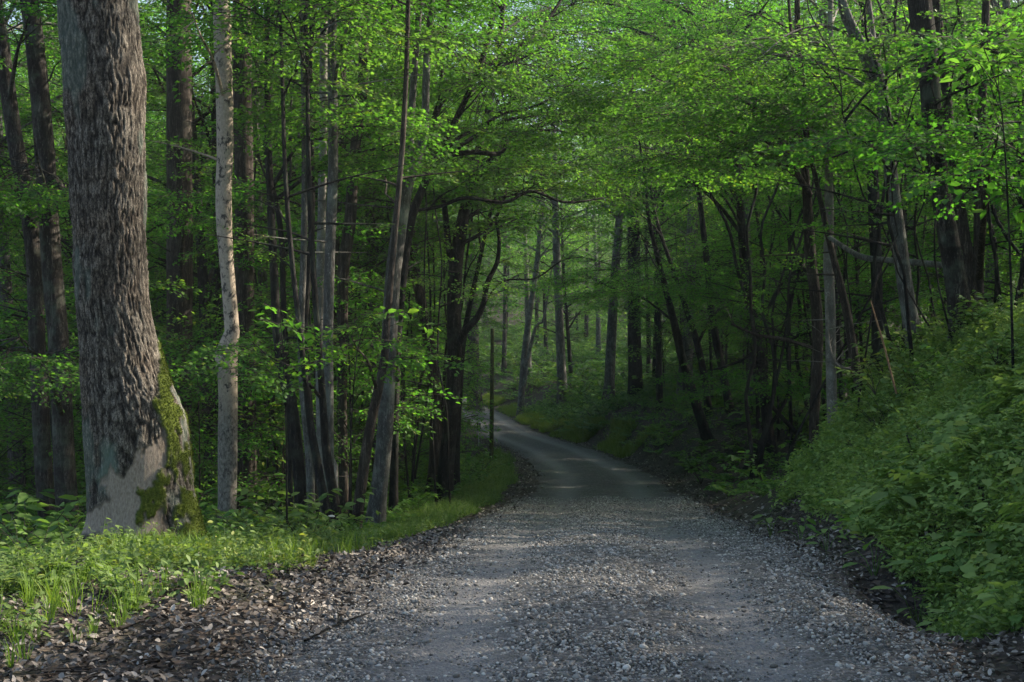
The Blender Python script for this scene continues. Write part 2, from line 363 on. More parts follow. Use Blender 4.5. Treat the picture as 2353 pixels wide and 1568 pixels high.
def expand(V, Fc, var, pos, R, sc, jit=.0, r=None):
    """copy template V/Fc to each placement"""
    n, m = len(pos), len(V)
    if np.ndim(sc) == 0: sc = np.full(n, sc)
    out = np.einsum('nij,mj->nmi', R * sc[:, None, None], V) + pos[:, None]
    f = Fc[None] + (np.arange(n) * m)[:, None, None]
    vv = np.clip(var[None] + (r if r is not None else rng.uniform(-.15, .15, n))[:, None], 0, 1)
    return out.reshape(-1, 3), f.reshape(-1, Fc.shape[1]), vv.ravel()
def leaves_at(pos, yaw, pitch, roll, size, kind='quad', var=None):
    V, Fc = leaf_shape(kind); n = len(pos)
    R = rotm(yaw, pitch, roll)
    v = rng.random(n) if var is None else var
    return expand(V, Fc, np.zeros(len(V)), pos, R, size, r=v)
class Bag:
    """triangles in material slots 0 (leaf) and 1 (twig)"""
    def __init__(s): s.V=[]; s.F=[]; s.A=[]; s.M=[]; s.n=0
    def add(s, V, Fc, A, mi=0):
        s.V.append(V); s.F.append(Fc + s.n); s.A.append(A); s.M.append(np.full(len(Fc), mi)); s.n += len(V); return s
    def get(s): return np.vstack(s.V), np.vstack(s.F), np.concatenate(s.A), np.concatenate(s.M)
    def mesh(s, name, mats):
        V, Fc, A, Mi = s.get(); return mesh(name, V, [Fc], mats, [Mi], {'var': A})
def tri_tube(P, r):
    t = Tubes().add(P, r, 3); V, Q = t.VQ(); return V, np.vstack([Q[:, [0,1,2]], Q[:, [0,2,3]]]), np.full(len(V), .5)
def make_spray(n, size, kind, width=.5, seed=0):
    g = np.random.default_rng(seed); b = Bag()
    u = g.random(n)**.75; sgn = np.where(g.random(n) < .5, -1, 1)
    v = sgn * np.abs(g.normal(0, .5, n)).clip(0, 1.1) * width * np.sin(PI*np.clip(u*.9+.08, 0, 1))**.7
    z = -.16*u*u - .25*v*v + g.normal(0, .025, n)
    yaw = np.arctan2(v*1.6, .35) + g.normal(0, .5, n)
    V, Fc, A = leaves_at(np.stack([u, v, z], 1), yaw, g.normal(.15, .35, n), g.normal(0, .42, n), size*g.uniform(.65, 1.15, n), kind, g.random(n)*.8+.1)
    b.add(V, Fc, A)
    x = np.linspace(0, .95, 5); b.add(*tri_tube(np.stack([x, .03*np.sin(x*5), -.16*x*x], 1), np.linspace(.007, .002, 5)), 1)
    for k in range(5):
        x0 = .15+.16*k; s = (-1)**k; L = .38*math.sin(PI*min(x0+.15, .95)); p = np.array([(x0,0,-.16*x0*x0), (x0+L*.6, s*L, -.16*x0*x0-.03)])
        b.add(*tri_tube(p, np.array([.004,.0015])), 1)
    return b.get()
SPR = {'near': [make_spray(58, .072, 'lobed', .5, s) for s in range(3)],
       'mid': [make_spray(34, .10, 'quad', .55, 10+s) for s in range(3)],
       'far': [make_spray(24, .15, 'quad', .6, 20+s) for s in range(3)],
       'big': [make_spray(15, .21, 'oval', .45, 30+s) for s in range(2)]}
def sprays(b, kind, pos, yaw, pitch, scale, shade=None):
    ts = SPR[kind]; w = rng.integers(0, len(ts), len(pos)); roll = rng.normal(0, .22, len(pos))
    if np.ndim(scale) == 0: scale = np.full(len(pos), scale)
    for k, (V, Fc, A, Mi) in enumerate(ts):
        s = w == k
        if not s.any(): continue
        n = s.sum(); r = rng.uniform(-.25, .22, n)
        v, f, a = expand(V, Fc, A, pos[s], rotm(yaw[s], pitch[s], roll[s]), scale[s], r=r)
        b.V.append(v); b.F.append(f + b.n); b.A.append(a); b.M.append(np.tile(Mi, n)); b.n += len(v)
def limb(p0, az, L, el, n=7, droop=.35, wig=.12, g=rng):
    t = np.linspace(0, 1, n); e = el*(1 - t*droop*2.2)
    a = az + np.cumsum(g.normal(0, wig, n))
    st = L/(n-1); d = np.stack([np.cos(e)*np.cos(a), np.cos(e)*np.sin(a), np.sin(e)], 1)*st
    return np.vstack([p0, p0 + np.cumsum(d[:-1], 0)])
def crown(tb, b, g, trunk, r_at, z0, z1, R, nl, kind, sc=1.0, dens=1.0, seg=5, prof=None, el=(.35,.9)):
    """limbs into tb, sprays into b; trunk(z) -> xyz"""
    PP, YY, PT = [], [], []
    a0 = g.uniform(0, 6.28)
    for i in range(nl):
        f = (i + g.uniform(.1, .9)) / nl; z = z0 + (z1 - z0)*f
        L = R * (prof(f) if prof else (.55 + .6*math.sin(PI*min(f*1.05+.15, 1)))*(1 - .45*f)) * g.uniform(.7, 1.15)
        az = a0 + i*2.4 + g.normal(0, .3); p0 = trunk(z)
        P = limb(p0, az, L, g.uniform(*el)*(1+.3*f), g=g)
        r0 = min(r_at(z)*.55, .012*L+.02); tb.add(P, np.linspace(r0, .008, len(P)), seg)
        subs = [P]
        for k in range(int(3 + L*.9)):
            u = g.uniform(.3, .95); ip = int(u*(len(P)-1)); q0 = P[ip]
            l2 = L*g.uniform(.22, .45)*(1.1-u*.6); s2 = az + g.choice([-1, 1])*g.uniform(.5, 1.1)
            Q = limb(q0, s2, l2, g.uniform(-.05, .35), 4, .5, .15, g); tb.add(Q, np.linspace(.35*r0+.003, .004, 4), 3); subs.append(Q)
        for Q in subs:
            ln = np.linalg.norm(np.diff(Q, axis=0), axis=1).sum(); m = max(2, int(ln/.42*dens))
            lo = .35 if Q is P else .15
            for u in g.uniform(lo, 1.0, m):
                x = u*(len(Q)-1); ii = min(int(x), len(Q)-2); c = Q[ii] + (Q[ii+1]-Q[ii])*(x-ii)
                dr = Q[ii+1]-Q[ii]; a = math.atan2(dr[1], dr[0])
                PP.append(c + g.normal(0, .05, 3)); YY.append(a + g.choice([-1, 1])*g.uniform(.15, 1.2)); PT.append(g.normal(.02, .18))
    PP, YY, PT = np.array(PP), np.array(YY), np.array(PT)
    sprays(b, kind, PP, YY, PT, g.uniform(.7, 1.15, len(PP))*sc)

# ------------------------------------------------------------------ template trees (shared meshes)
def template(seed, H, R, z0, nl, kind, r0, bk, dens=1.0, sc=1.0, lean=.06, leaf='leaf', seg=8):
    g = np.random.default_rng(seed)
    n = 14; zz = np.linspace(-.6, H, n); ph = g.uniform(0, 6.28, 4)
    ax = lean*zz*math.cos(ph[0]) + .12*np.sin(zz*.5+ph[1])*(zz/H); ay = lean*zz*math.sin(ph[0]) + .12*np.sin(zz*.43+ph[2])*(zz/H)
    rr = r0*(1 - .8*np.clip(zz/H, 0, 1)) * (1 + .5*np.exp(-np.clip(zz, 0, 9)/.25))
    tb = Tubes().add(np.stack([ax, ay, zz], 1), rr, seg, .15, 3)
    f = lambda z: np.array([np.interp(z, zz, ax), np.interp(z, zz, ay), z])
    b = Bag(); crown(tb, b, g, f, lambda z: np.interp(z, zz, rr), z0, H, R, nl, kind, sc, dens)
    for k in range(int(3)):      # dead twigs under the crown
        z = g.uniform(.15*H, z0+.5); P = limb(f(z), g.uniform(0, 6.28), g.uniform(.6, 1.8), g.uniform(0,.5), 5, .3, .25, g); tb.add(P, np.linspace(.018, .004, 5), 3)
    return tb.mesh('trunk', M[bk]), b.mesh('crown', [M[leaf], M['twig']])
T_MID = [template(100+i, H, R, z0, nl, 'mid', r0, bk, .9) for i, (H, R, z0, nl, r0, bk) in enumerate([
    (13, 3.6, 3.2, 26, .13, 'bark_dark'), (16, 4.0, 4.6, 30, .17, 'bark'), (11, 3.3, 2.4, 24, .10, 'bark_dark'), (18, 4.2, 6.5, 30, .20, 'bark_grey'), (14, 3.4, 3.6, 26, .12, 'bark_brown')])]
T_FAR = [template(200+i, H, R, z0, nl, 'far', r0, bk, .55, 1.25) for i, (H, R, z0, nl, r0, bk) in enumerate([
    (17, 4.4, 3.5, 28, .17, 'bark_dark'), (20, 4.8, 6.0, 30, .22, 'bark'), (14, 4.0, 2.2, 26, .13, 'bark_dark'), (22, 5.0, 8.0, 30, .26, 'bark_grey')])]
T_SAP = [template(300+i, H, R, z0, nl, 'mid', r0, bk, .8) for i, (H, R, z0, nl, r0, bk) in enumerate([
    (5.5, 2.0, 1.0, 14, .035, 'bark_dark'), (7.5, 2.3, 1.8, 16, .05, 'bark_dark'), (4.0, 1.6, .6, 12, .025, 'bark_brown'), (9.0, 2.4, 3.2, 15, .06, 'bark')])]
def put_tree(name, tpl, x, y, sc, label, cat='tree', group=None, rz=None):
    z = float(ground(x, y)); t = empty(name, (x, y, z), label, cat, group, random.uniform(0, 6.28) if rz is None else rz, sc)
    link('trunk', tpl[0], t); link('crown', tpl[1], t); return t

# ------------------------------------------------------------------ trees traced one by one
TOPS = []
def traced(name, pts, d, bk, label, H=14, cat='tree', ydrift=0.0, topcrown=True, seg=14, boughs=(), limbs=(), group=None, yb=0, low=0, ckind=None):
    """pts: (px, py, width) from the base up, at depth d"""
    pts = [p for p in pts]
    Wp = np.array([list(W(px, py, d)) + [w*d/F*.5] for px, py, w in pts])
    bx = Wp[0,0]; gz = float(ground(bx, d))
    if Wp[0,2] > gz + .1:                      # base hidden in the photograph: run on down to the ground
        dirn = (Wp[0]-Wp[1])/max(1e-3, Wp[1,2]-Wp[0,2]); nb = Wp[0] + dirn*(Wp[0,2]-gz); nb[3] = Wp[0,3]*1.08
        Wp = np.vstack([nb, Wp])
    base = Wp[0].copy(); base[2] = min(base[2], gz) - .5; base[3] *= 1.25; bb = Wp[0].copy()
    Wp = np.vstack([base, Wp]); 
    top = Wp[-1]; dirn = (Wp[-1]-Wp[-2])/max(.3, Wp[-1,2]-Wp[-2,2]); left = gz + H - top[2]
    if left > 1:
        for k in (1, 2, 3):
            f = k/3; n = top + dirn*left*f*(.7 if k > 1 else 1); n[2] = top[2] + left*f; n[3] = top[3]*(1-.7*f); Wp = np.vstack([Wp, n])
    P = smooth_path(Wp, max(24, int(H*3)))
    P[:,3] = np.maximum(P[:,3], .006)
    root = np.array([bb[0], d, gz])
    zz = P[:,2]
    t = empty(name, root, label, cat, group)
    loc = P[:,:3] - root
    loc[:,1] += .10*np.sin(P[:,2]*.6 + bb[0]) - .10*math.sin(gz*.6 + bb[0])
    tb = Tubes().add(loc, P[:,3]*(1 + .35*np.exp(-np.clip(zz-gz, 0, 9)/.3)), seg, .14, 4)
    g = np.random.default_rng(int(abs(bb[0]*1000)) + int(d*10))
    fz = lambda z: np.array([np.interp(z, loc[:,2], loc[:,0]), np.interp(z, loc[:,2], loc[:,1]), z])
    rz_ = lambda z: float(np.interp(z, loc[:,2], P[:,3]))
    b = Bag(); kind = ckind or ('near' if d < 40 else 'mid')
    if topcrown:
        crown(tb, b, g, fz, rz_, H*(.64 if d < 32 else .5), H, 2.6 + H*.1, int(12 + H*.5), 'mid', 1.0, .75)
    for (cx, cy, dd, rx, ry, rz2, n) in boughs:
        c = W(cx, cy, dd) - root; bough(tb, b, g, fz, rz_, c, rx, ry, rz2, n, kind if dd < 42 or ckind else 'mid')
    for k in range(low):
        z = g.uniform(.25, .5)*H; L = limb(fz(z), g.uniform(0, 6.28), g.uniform(.8, 2.2), g.uniform(0, .5), 6, .3, .2, g); tb.add(L, np.linspace(.02, .004, 6), 4)
        k % 2 or sprays(b, kind, L[4:], g.uniform(0, 6.28, 2), g.normal(0, .15, 2), g.uniform(.5, .8, 2))
    link('trunk', tb.mesh('trunk', M[bk]), t)
    if b.n: link('crown', b.mesh('crown', [M['leaf'], M['twig']]), t)
    for L in limbs:
        Wl = np.array([list(W(px, py, d + dy)) + [w*(d+dy)/F*.5] for px, py, w, dy in L]); Q = smooth_path(Wl, len(L)*5)
        lt = Tubes().add(Q[:,:3] - root, Q[:,3], 8, .12, 5)
        for k in range(len(L)*2):     # side twigs
            q = Q[g.integers(len(Q)//3, len(Q))]; s = limb(q[:3]-root, g.uniform(0, 6.28), g.uniform(.4, 1.5), g.uniform(-.1, .8), 5, .3, .22, g)
            lt.add(s, np.linspace(min(.012, q[3]*.5), .003, 5), 3)
        link('branch', lt.mesh('branch', M[bk]), t)
    return t
def bough(tb, b, g, fz, rz_, c, rx, ry, rz2, n, kind):
    zt = max(.5, c[2] - .25*math.hypot(c[0], c[1]) - .3); p0 = fz(zt)
    mid = (p0 + c)/2 + np.array([0, 0, .15*np.linalg.norm(c-p0)])*.6
    m = smooth_path(np.vstack([p0, mid, c, c + (c-p0)/max(.1, np.linalg.norm(c-p0))*rx*.5]), 12)
    ln = np.linalg.norm(c-p0); tb.add(m, np.linspace(min(.06, .012*ln + .012), .006, 12), 6)
    nl = max(2, int(rz2/.22)); lay = g.uniform(-rz2, rz2, nl)
    th = g.uniform(0, 2*PI, n); rr = np.sqrt(g.random(n)); li = g.integers(0, nl, n)
    sq = np.sqrt(np.clip(1 - (lay[li]/(rz2*1.15))**2, .15, 1))
    dx, dy = rr*np.cos(th)*rx*sq, rr*np.sin(th)*ry*sq
    z = lay[li] - .12*(rr**2)*min(rx, 2.5) + g.normal(0, .035, n)
    pos = np.stack([c[0]+dx, c[1]+dy, c[2]+z], 1)
    sprays(b, kind, pos, np.arctan2(dy, dx)+g.normal(0, .7, n), g.normal(.05, .15, n), g.uniform(.6, 1.05, n))
    for k in range(min(22, n//5)):
        e = pos[g.integers(n)]; s = m[g.integers(5, 12)]; q = smooth_path(np.vstack([s, (s+e)/2 + (0,0,.08*np.linalg.norm(e-s)), e]), 6)
        tb.add(q, np.linspace(.013, .004, 6), 3)
# the big oak-like tree at the left, its bark really furrowed
def big_tree():
    d = 14.6
    pts = [(318,1330,300),(326,1255,276),(330,1200,250),(322,1120,244),(315,1040,240),(310,980,236),(300,920,225),(283,860,200),(270,780,182),(258,700,173),(252,600,170),(249,500,170),(246,400,174),(241,300,178),(236,200,181),(231,100,182),(226,0,184),(220,-120,184)]
    Wp = np.array([list(W(px, py, d)) + [w*d/F*.5] for px, py, w in pts])
    gz = float(ground(Wp[2,0], d)); root = np.array([Wp[2,0], d, gz])
    P = smooth_path(Wp, 520); seg = 300
    th = np.linspace(0, 2*PI, seg, endpoint=False)
    R = P[:,3][:,None]; C, Sn = np.cos(th)[None], np.sin(th)[None]
    zz = P[:,2][:,None] + 0*C
    f = 33.0
    wob = (fbm(C*R*2.2+zz*.0, Sn*R*2.2, zz*.5, 2) - .5)
    br = fbm(C*R*12, Sn*R*12, zz*6, 3) - .5
    a = noise(C*R*f + wob*1.2 + br*3.0, Sn*R*f + br*2.0, zz*f*.20); a2 = noise(C*R*f*2.1, Sn*R*f*2.1, zz*f*.5+9)
    gr = np.clip(1 - np.abs(2*a-1)*2.6, 0, 1); rid = np.clip(.9 - gr*.55 - np.clip(a2-.35, 0, 1)*.9, 0, 1)
    shelf = np.clip((noise(C*R*7, Sn*R*7, zz*3.1) - .5)*3, 0, 1)
    rx = P[:,0][:,None] + R*C; ry_ = P[:,1][:,None] + R*Sn
    px = 1176.5 + rx*F/ry_; py = 784 - (zz - ZC)*F/ry_
    front = (Sn < .25)
    nz = (fbm(rx*7, ry_*7, zz*5, 4) - .5)
    ln = 1112 + (px-232)*(985-1112)/(350-232)
    bare = np.clip((py - ln + nz*150)/18, 0, 1) * np.clip((392 - px + nz*70)/18, 0, 1) * np.clip((px-224+nz*80+np.clip(py-1150,0,60))/16, 0, 1) * front * np.clip((1235-py+nz*80)/20, 0, 1)
    moss = np.full_like(bare, -9.0)
    for cx, cy, ax, ay in ((392,945,42,70),(380,870,20,60),(372,800,12,60),(412,1040,30,70),(408,1100,46,60),(400,1160,72,60),(440,1185,60,70)):
        moss = np.maximum(moss, 1.25 - ((px-cx)/ax)**2 - ((py-cy)/ay)**2)
    moss = np.clip((moss + nz*4.5 - .45)*3, 0, 1) * (Sn < .5); bare = bare*(1-moss)
    lich = np.clip(1.2 - ((px-243)/30)**2 - ((py-1085)/70)**2 + nz*2, 0, 1)*.6
    lich = np.maximum(lich, np.clip((fbm(rx*3, ry_*3, zz*1.3+4) - .6)*5, 0, .3))*front*(1-moss)*(1-bare)
    bump = np.exp(-((py-190)/60)**2)*.045*np.clip(C-.1, 0, 1) + np.exp(-((py-560)/14)**2)*.0
    disp = -.02 + (rid-.5)*.026*(1-.9*bare)*(1-.5*moss) + wob*.05 + nz*.02*(1-bare) + moss*.022 + bump + shelf*.018*(py < 700)
    root_fl = np.clip((py-1120)/150, 0, 1)**1.5 * (.5+.5*np.cos(th*5+1.0))[None] * .12
    Rr = R + disp + root_fl
    V = np.stack([P[:,0][:,None] + Rr*C, P[:,1][:,None] + Rr*Sn*.92, zz], -1) - root
    m = len(P); i = np.arange(m-1)[:,None]*seg; j = np.arange(seg)[None]; k = (j+1) % seg
    Q = np.stack([i+j, i+k, i+seg+k, i+seg+j], -1).reshape(-1, 4)
    t = empty('big_tree', root, 'huge old tree with furrowed bark, bare pale patch and green moss at its foot', 'tree')
    tr = link('trunk', mesh('trunk', V.reshape(-1,3), [Q], [M['big']], attr={'ridge': (rid*(1-bare)).ravel(), 'bare': bare.ravel(), 'moss': moss.ravel(), 'lichen': lich.ravel()}, smooth=True), t)
    # upper trunk, limbs and crown
    g = np.random.default_rng(5); tb = Tubes(); topz = P[-1,2]; tp = P[-1,:3]-root; n = 20
    uz = np.linspace(topz-.1, gz+21, n); ux = np.stack([tp[0] - (uz-topz)*.02, 0*uz, uz-gz], 1); ur = np.linspace(P[-1,3], .1, n); tb.add(ux, ur, 24, .1, 4)
    fz = lambda z: np.array([np.interp(z, ux[:,2], ux[:,0]), 0, z]); b = Bag()
    crown(tb, b, g, fz, lambda z: float(np.interp(z, ux[:,2], ur)), 9, 21, 5.5, 26, 'mid', 1.1, .8)
    link('upper_trunk', tb.mesh('upper_trunk', M['bark']), t); link('crown', b.mesh('crown', [M['leaf'], M['twig']]), t)
    # fuzzy moss
    mv = V.reshape(-1,3)[(moss.ravel() > .55)]; mv = mv[g.integers(0, len(mv), 15000)] + g.normal(0, .004, (15000,3))
    nn = mv - np.stack([np.interp(mv[:,2]+gz, P[:,2][::-1] if P[0,2] > P[-1,2] else P[:,2], P[:,0])-root[0], 0*mv[:,0], mv[:,2]], 1)
    yaw = np.arctan2(nn[:,1], nn[:,0]) + g.normal(0,.5,len(mv))
    b = Bag(); b.add(*leaves_at(mv, yaw, g.normal(-.3,.5,len(mv)), g.uniform(0,6,len(mv)), g.uniform(.007,.016,len(mv)), 'quad', g.random(len(mv))))
    v, fc, A, Mi = b.get(); link('moss', mesh('moss', v, [fc], [M['moss']], attr={'var': A}), tr)
    return t
big_tree()

TR = 'young tree'
# left edge pair
traced('forest_tree', [(104,1080,40),(87,800,38),(76,612,37),(56,460,37),(30,330,36),(5,150,36),(-15,0,35)], 24, 'bark', 'leaning dark trunk at the far left edge, crossing behind its straighter neighbour', 17, low=3,
       boughs=[(60,60,22,2.0,1.6,.5,70),(20,420,23,1.6,1.3,.35,50)])
traced('forest_tree', [(150,1080,50),(132,800,47),(112,612,46),(102,460,45),(89,255,45),(76,100,43),(66,0,42)], 23.5, 'bark', 'straight furrowed trunk just left of the huge mossy tree', 18, low=3,
       boughs=[(90,380,22,1.8,1.4,.4,50),(60,800,20,1.8,1.4,.5,70)],
       limbs=[[(115,400,22,0),(150,450,20,.2),(175,520,16,.4)]])
traced('forest_tree', [(409,1010,60),(409,800,60),(409,600,60),(409,400,58),(411,200,57),(412,0,56)], 30, 'bark_brown', 'thick straight reddish-brown trunk between the huge mossy tree and the pale blotched one', 22, low=3, seg=22,
       boughs=[(430,480,26,1.2,1,.3,40)])
traced('pale_blotched_tree', [(521,1175,42),(523,1080,44),(524,1000,45),(527,900,44),(524,850,46),(521,822,54),(531,795,44),(537,765,34),(533,700,33),(527,620,32),(521,520,35),(520,430,37),(523,350,37),(522,230,38),(517,120,40),(512,0,40)], 20.5, 'birch',
       'slim pale trunk with dark blotches and a knuckle-like kink, right of the huge mossy tree', 15, 'tree', low=1, seg=28,
       boughs=[(460,80,19,.9,.8,.2,16)])
traced('forest_tree', [(566,1150,46),(563,900,44),(561,700,44),(562,500,44),(560,300,44),(557,100,42),(556,0,42)], 28, 'bark_brown', 'dark straight furrowed trunk directly behind the pale blotched one', 20, low=3, seg=20,
       boughs=[(640,40,27,2.0,1.5,.3,40)])
traced('forest_tree', [(498,1120,20),(497,800,19),(495,400,18),(490,0,17)], 34, 'bark_dark', 'thin black trunk peeping out on the left of the pale blotched tree', 16, low=2)
traced('forest_tree', [(622,1000,22),(612,800,22),(598,600,20),(590,400,18),(588,150,16)], 36, 'bark_grey', 'grey trunk in the woods just right of the pale blotched tree', 16, low=2)
traced('young_tree', [(668,1150,12),(665,900,12),(655,690,13),(652,560,13),(640,470,13),(622,400,11),(612,310,9),(625,200,7)], 24, 'bark_dark', 'crooked black stem bending left near its top, in front of the stand of grey trunks', 9, 'tree', topcrown=False,
       boughs=[(760,275,22,1.5,1.6,.22,80),(890,335,23,1.1,1.4,.2,50)],
       limbs=[[(616,345,9,0),(660,322,8,-.3),(720,318,7,-.6),(800,330,4,-.9)],[(640,470,7,0),(600,380,5,.1),(590,330,4,.2)]])
traced('forest_tree', [(692,1160,30),(688,1080,30),(672,930,29),(655,860,26),(640,760,22),(635,650,20)], 23, 'bark_dark', 'dark leaning trunk at the left of the clustered grey trunks, its foot among shrubs', 12, low=2)
traced('forest_tree', [(716,1185,19),(712,1050,19),(700,900,18),(695,760,16),(701,600,15),(703,350,15),(697,100,15),(694,0,15)], 22.5, 'bark_grey', 'leftmost thin grey trunk of the clustered stand left of the road', 14, low=2,
       boughs=[(690,40,21,1.2,1.0,.25,26)])
traced('forest_tree', [(728,1180,14),(712,900,15),(703,760,16),(710,663,17),(720,510,14),(716,316,13),(712,150,12),(722,0,10)], 23, 'bark_dark', 'dark wavy stem weaving between the grey trunks of the clustered stand', 13, low=3)
traced('forest_tree', [(740,1120,22),(738,900,20),(738,700,19),(742,500,19),(744,300,18),(744,100,17),(746,0,16)], 25, 'bark_pale', 'middle pale trunk of the clustered stand left of the road', 16, low=2)
traced('forest_tree', [(757,1080,24),(757,900,24),(756,800,24),(760,600,24),(766,400,23),(764,200,22),(762,60,20)], 21.5, 'bark_grey', 'thickest pale grey trunk of the clustered stand, at its right side', 16, low=2, seg=18,
       boughs=[(800,60,20,1.2,1.0,.25,26)])
traced('forest_tree', [(790,1110,22),(788,900,22),(790,740,24),(792,612,27),(807,510,27),(815,357,24),(832,230,24),(838,51,22),(842,-50,20)], 27, 'bark_brown', 'dark brown trunk that leans right as it rises, behind the clustered grey stand', 18, low=3, seg=16,
       boughs=[(900,20,25,2.4,1.6,.4,70)])
traced('forest_tree', [(774,1268,25),(762,1215,23),(746,1150,22),(730,1060,20),(715,972,17),(705,880,14)], 19.6, 'bark_dark', 'black leaning stem bearing a white fungus, beside the gravel edge', 10, topcrown=False, low=3,
       boughs=[(690,150,19.5,.8,.8,.2,14)])
traced('forest_tree', [(788,1262,24),(776,1190,22),(763,1110,22),(752,1043,21),(742,900,16)], 19.9, 'bark_dark', 'black stem rising close behind the fungus-bearing one near the gravel edge', 10, low=3,
       boughs=[(620,820,19,.7,.8,.2,18)])
traced('forest_tree', [(813,1278,26),(818,1220,25),(830,1120,25),(845,1020,24),(862,930,22),(882,840,20),(890,740,16)], 20.3, 'bark_brown', 'dark trunk leaning right over the verge, left of the tall pale forked tree', 12, low=3,
       boughs=[(820,800,19,.7,.7,.2,14)])
traced('forked_tree', [(861,1205,42),(872,1120,38),(885,1000,37),(890,900,37),(895,800,37),(903,650,36),(915,540,36),(930,430,36),(937,390,32),(942,306,17),(950,178,16),(960,51,15)], 24.5, 'bark_grey', 'tall pale grey trunk that forks high up, standing where the road edge curves', 16, low=2, seg=22,
       limbs=[[(932,440,30,0),(955,370,24,0),(975,306,19,0),(980,153,17,0),(990,25,15,0),(998,-100,14,0)]],
       boughs=[(930,40,24,1.5,1.2,.3,36)])
traced('arching_tree', [(905,1130,20),(908,950,20),(914,765,20),(925,650,20),(935,561,20),(950,485,20),(975,423,18),(996,377,16)], 27, 'bark_dark', 'dark tree whose limbs arch out to the right over the road', 13, low=2, topcrown=False,
       limbs=[[(996,377,16,0),(1036,357,13,.3),(1090,350,12,.6),(1150,352,10,1),(1180,310,8,1.4),(1270,300,5,2),(1350,315,3,2.4)],
              [(975,423,12,0),(985,340,15,0),(1010,240,15,.3),(1060,185,13,.6),(1120,150,12,1),(1200,110,10,1.4),(1270,30,8,2),(1310,-40,6,2.3)],
              [(1010,240,9,.3),(1018,120,9,.2),(1030,0,8,0),(1035,-80,7,0)],
              [(996,377,10,0),(1050,320,9,.2),(1100,295,8,.4),(1160,260,8,.6),(1240,240,6,1),(1330,180,4,1.6)],
              [(950,485,8,0),(1010,475,8,.3),(1070,455,9,.5),(1160,465,8,.8),(1220,440,7,1.1),(1300,465,6,1.5),(1390,455,3,2)]],
       boughs=[(1090,230,27,2.6,2,.6,150),(1010,90,26,2.4,2,.6,130),(1210,130,28,2.6,2,.7,150),(1300,260,29,2.0,2,.5,90)])
traced('forest_tree', [(993,1140,30),(1000,1050,28),(1001,950,28),(996,860,28),(985,780,26),(967,690,24),(952,610,22),(945,520,16)], 34, 'bark_brown', 'left trunk of the dark clump on the grassy verge', 13, low=3,
       boughs=[(960,480,33,2.5,2,.6,60)])
traced('curved_limb_tree', [(1020,1142,38),(1026,1060,36),(1035,980,34),(1041,900,34),(1045,800,34),(1043,700,34),(1048,600,32),(1060,520,30),(1072,460,24),(1090,380,18)], 33, 'bark_dark', 'thickest trunk of the dark clump, with a big limb swinging out to the right', 15, low=3, seg=18,
       limbs=[[(1046,812,20,0),(1066,765,17,-.2),(1095,732,15,-.3),(1112,695,13,-.3),(1120,650,12,-.2),(1143,600,10,0),(1146,540,8,.2),(1135,500,6,.4)],
              [(1045,640,16,0),(1030,560,15,0),(1022,480,13,.1),(1010,400,10,.1)],
              [(1060,560,10,0),(1100,540,9,.3),(1140,500,7,.5),(1180,400,6,.8),(1230,360,4,1)],
              [(1095,732,5,-.3),(1150,650,4,0),(1230,640,4,.4),(1290,600,3,.8),(1340,590,2,1)]],
       boughs=[(1110,400,33,3,2.4,.9,170),(1210,440,34,2.8,2.4,.8,140),(1010,330,33,2.6,2,.7,110)])
traced('forest_tree', [(1045,1118,22),(1048,1000,20),(1055,900,18),(1062,800,15),(1080,700,12),(1110,560,9)], 36, 'bark_dark', 'thin dark trunk at the right side of the clump on the verge', 12, low=2)
traced('young_tree', [(957,975,7),(962,900,7),(985,800,6),(990,700,5),(985,600,4)], 33, 'bark_dark', 'thin straight pole-like stem just left of the dark clump on the verge', 8, low=2, topcrown=False)
traced('forest_tree', [(905,1000,18),(905,900,18),(915,780,17),(930,640,16),(940,500,14)], 40, 'bark_dark', 'shaded trunk right behind the tall pale forked tree', 14, low=2)
traced('forest_tree', [(1090,895,34),(1088,850,31),(1086,780,29),(1083,700,28),(1080,600,26)], 108, 'bark', 'stout distant trunk above the far bend of the road', 24, low=0, ckind='far')
traced('forest_tree', [(1195,962,16),(1200,880,15),(1208,790,15),(1220,700,13),(1232,620,12),(1240,540,10)], 101, 'bark_grey', 'slim grey trunk on the outer edge of the far bend', 20, low=2, ckind='far',
       limbs=[[(1205,890,8,-.3),(1214,820,8,-.3),(1232,750,7,-.4),(1250,730,5,-.4),(1270,600,4,-.4)]])
# right side
traced('forest_tree', [(1460,935,36),(1460,850,33),(1458,780,31),(1458,680,30),(1456,560,28)], 72, 'bark_dark', 'wide black trunk above the cut bank beyond the road', 20, low=2, ckind='far')
traced('forest_tree', [(1516,960,16),(1515,850,15),(1512,700,14),(1508,550,13),(1506,400,12)], 60, 'bark_dark', 'narrow dark trunk right of the wide black one', 18, low=2, ckind='far')
traced('forest_tree', [(1632,1040,24),(1618,985,23),(1600,930,22),(1586,880,21),(1570,830,20),(1555,760,18),(1540,700,16),(1520,620,12)], 45, 'bark_dark', 'dark trunk leaning left above the right ditch', 10, low=2, topcrown=False, seg=12,
       boughs=[(1500,600,44,3.4,2.4,1.0,190),(1600,640,45,3.0,2.2,.8,130),(1400,660,46,2.2,1.8,.6,70)])
traced('forest_tree', [(1640,1000,16),(1628,940,16),(1618,860,17),(1600,780,16),(1580,720,14),(1560,660,10)], 50, 'bark_dark', 'slim dark trunk just behind the left-leaning one', 12, low=3, ckind='mid',
       boughs=[(1680,700,46,2.2,2,.5,70)])
traced('forest_tree', [(1690,1005,18),(1675,930,18),(1660,850,18),(1645,780,18),(1632,690,16),(1618,560,14)], 48, 'bark_dark', 'second dark trunk right of the left-leaning one, also tilting left', 14, low=3)
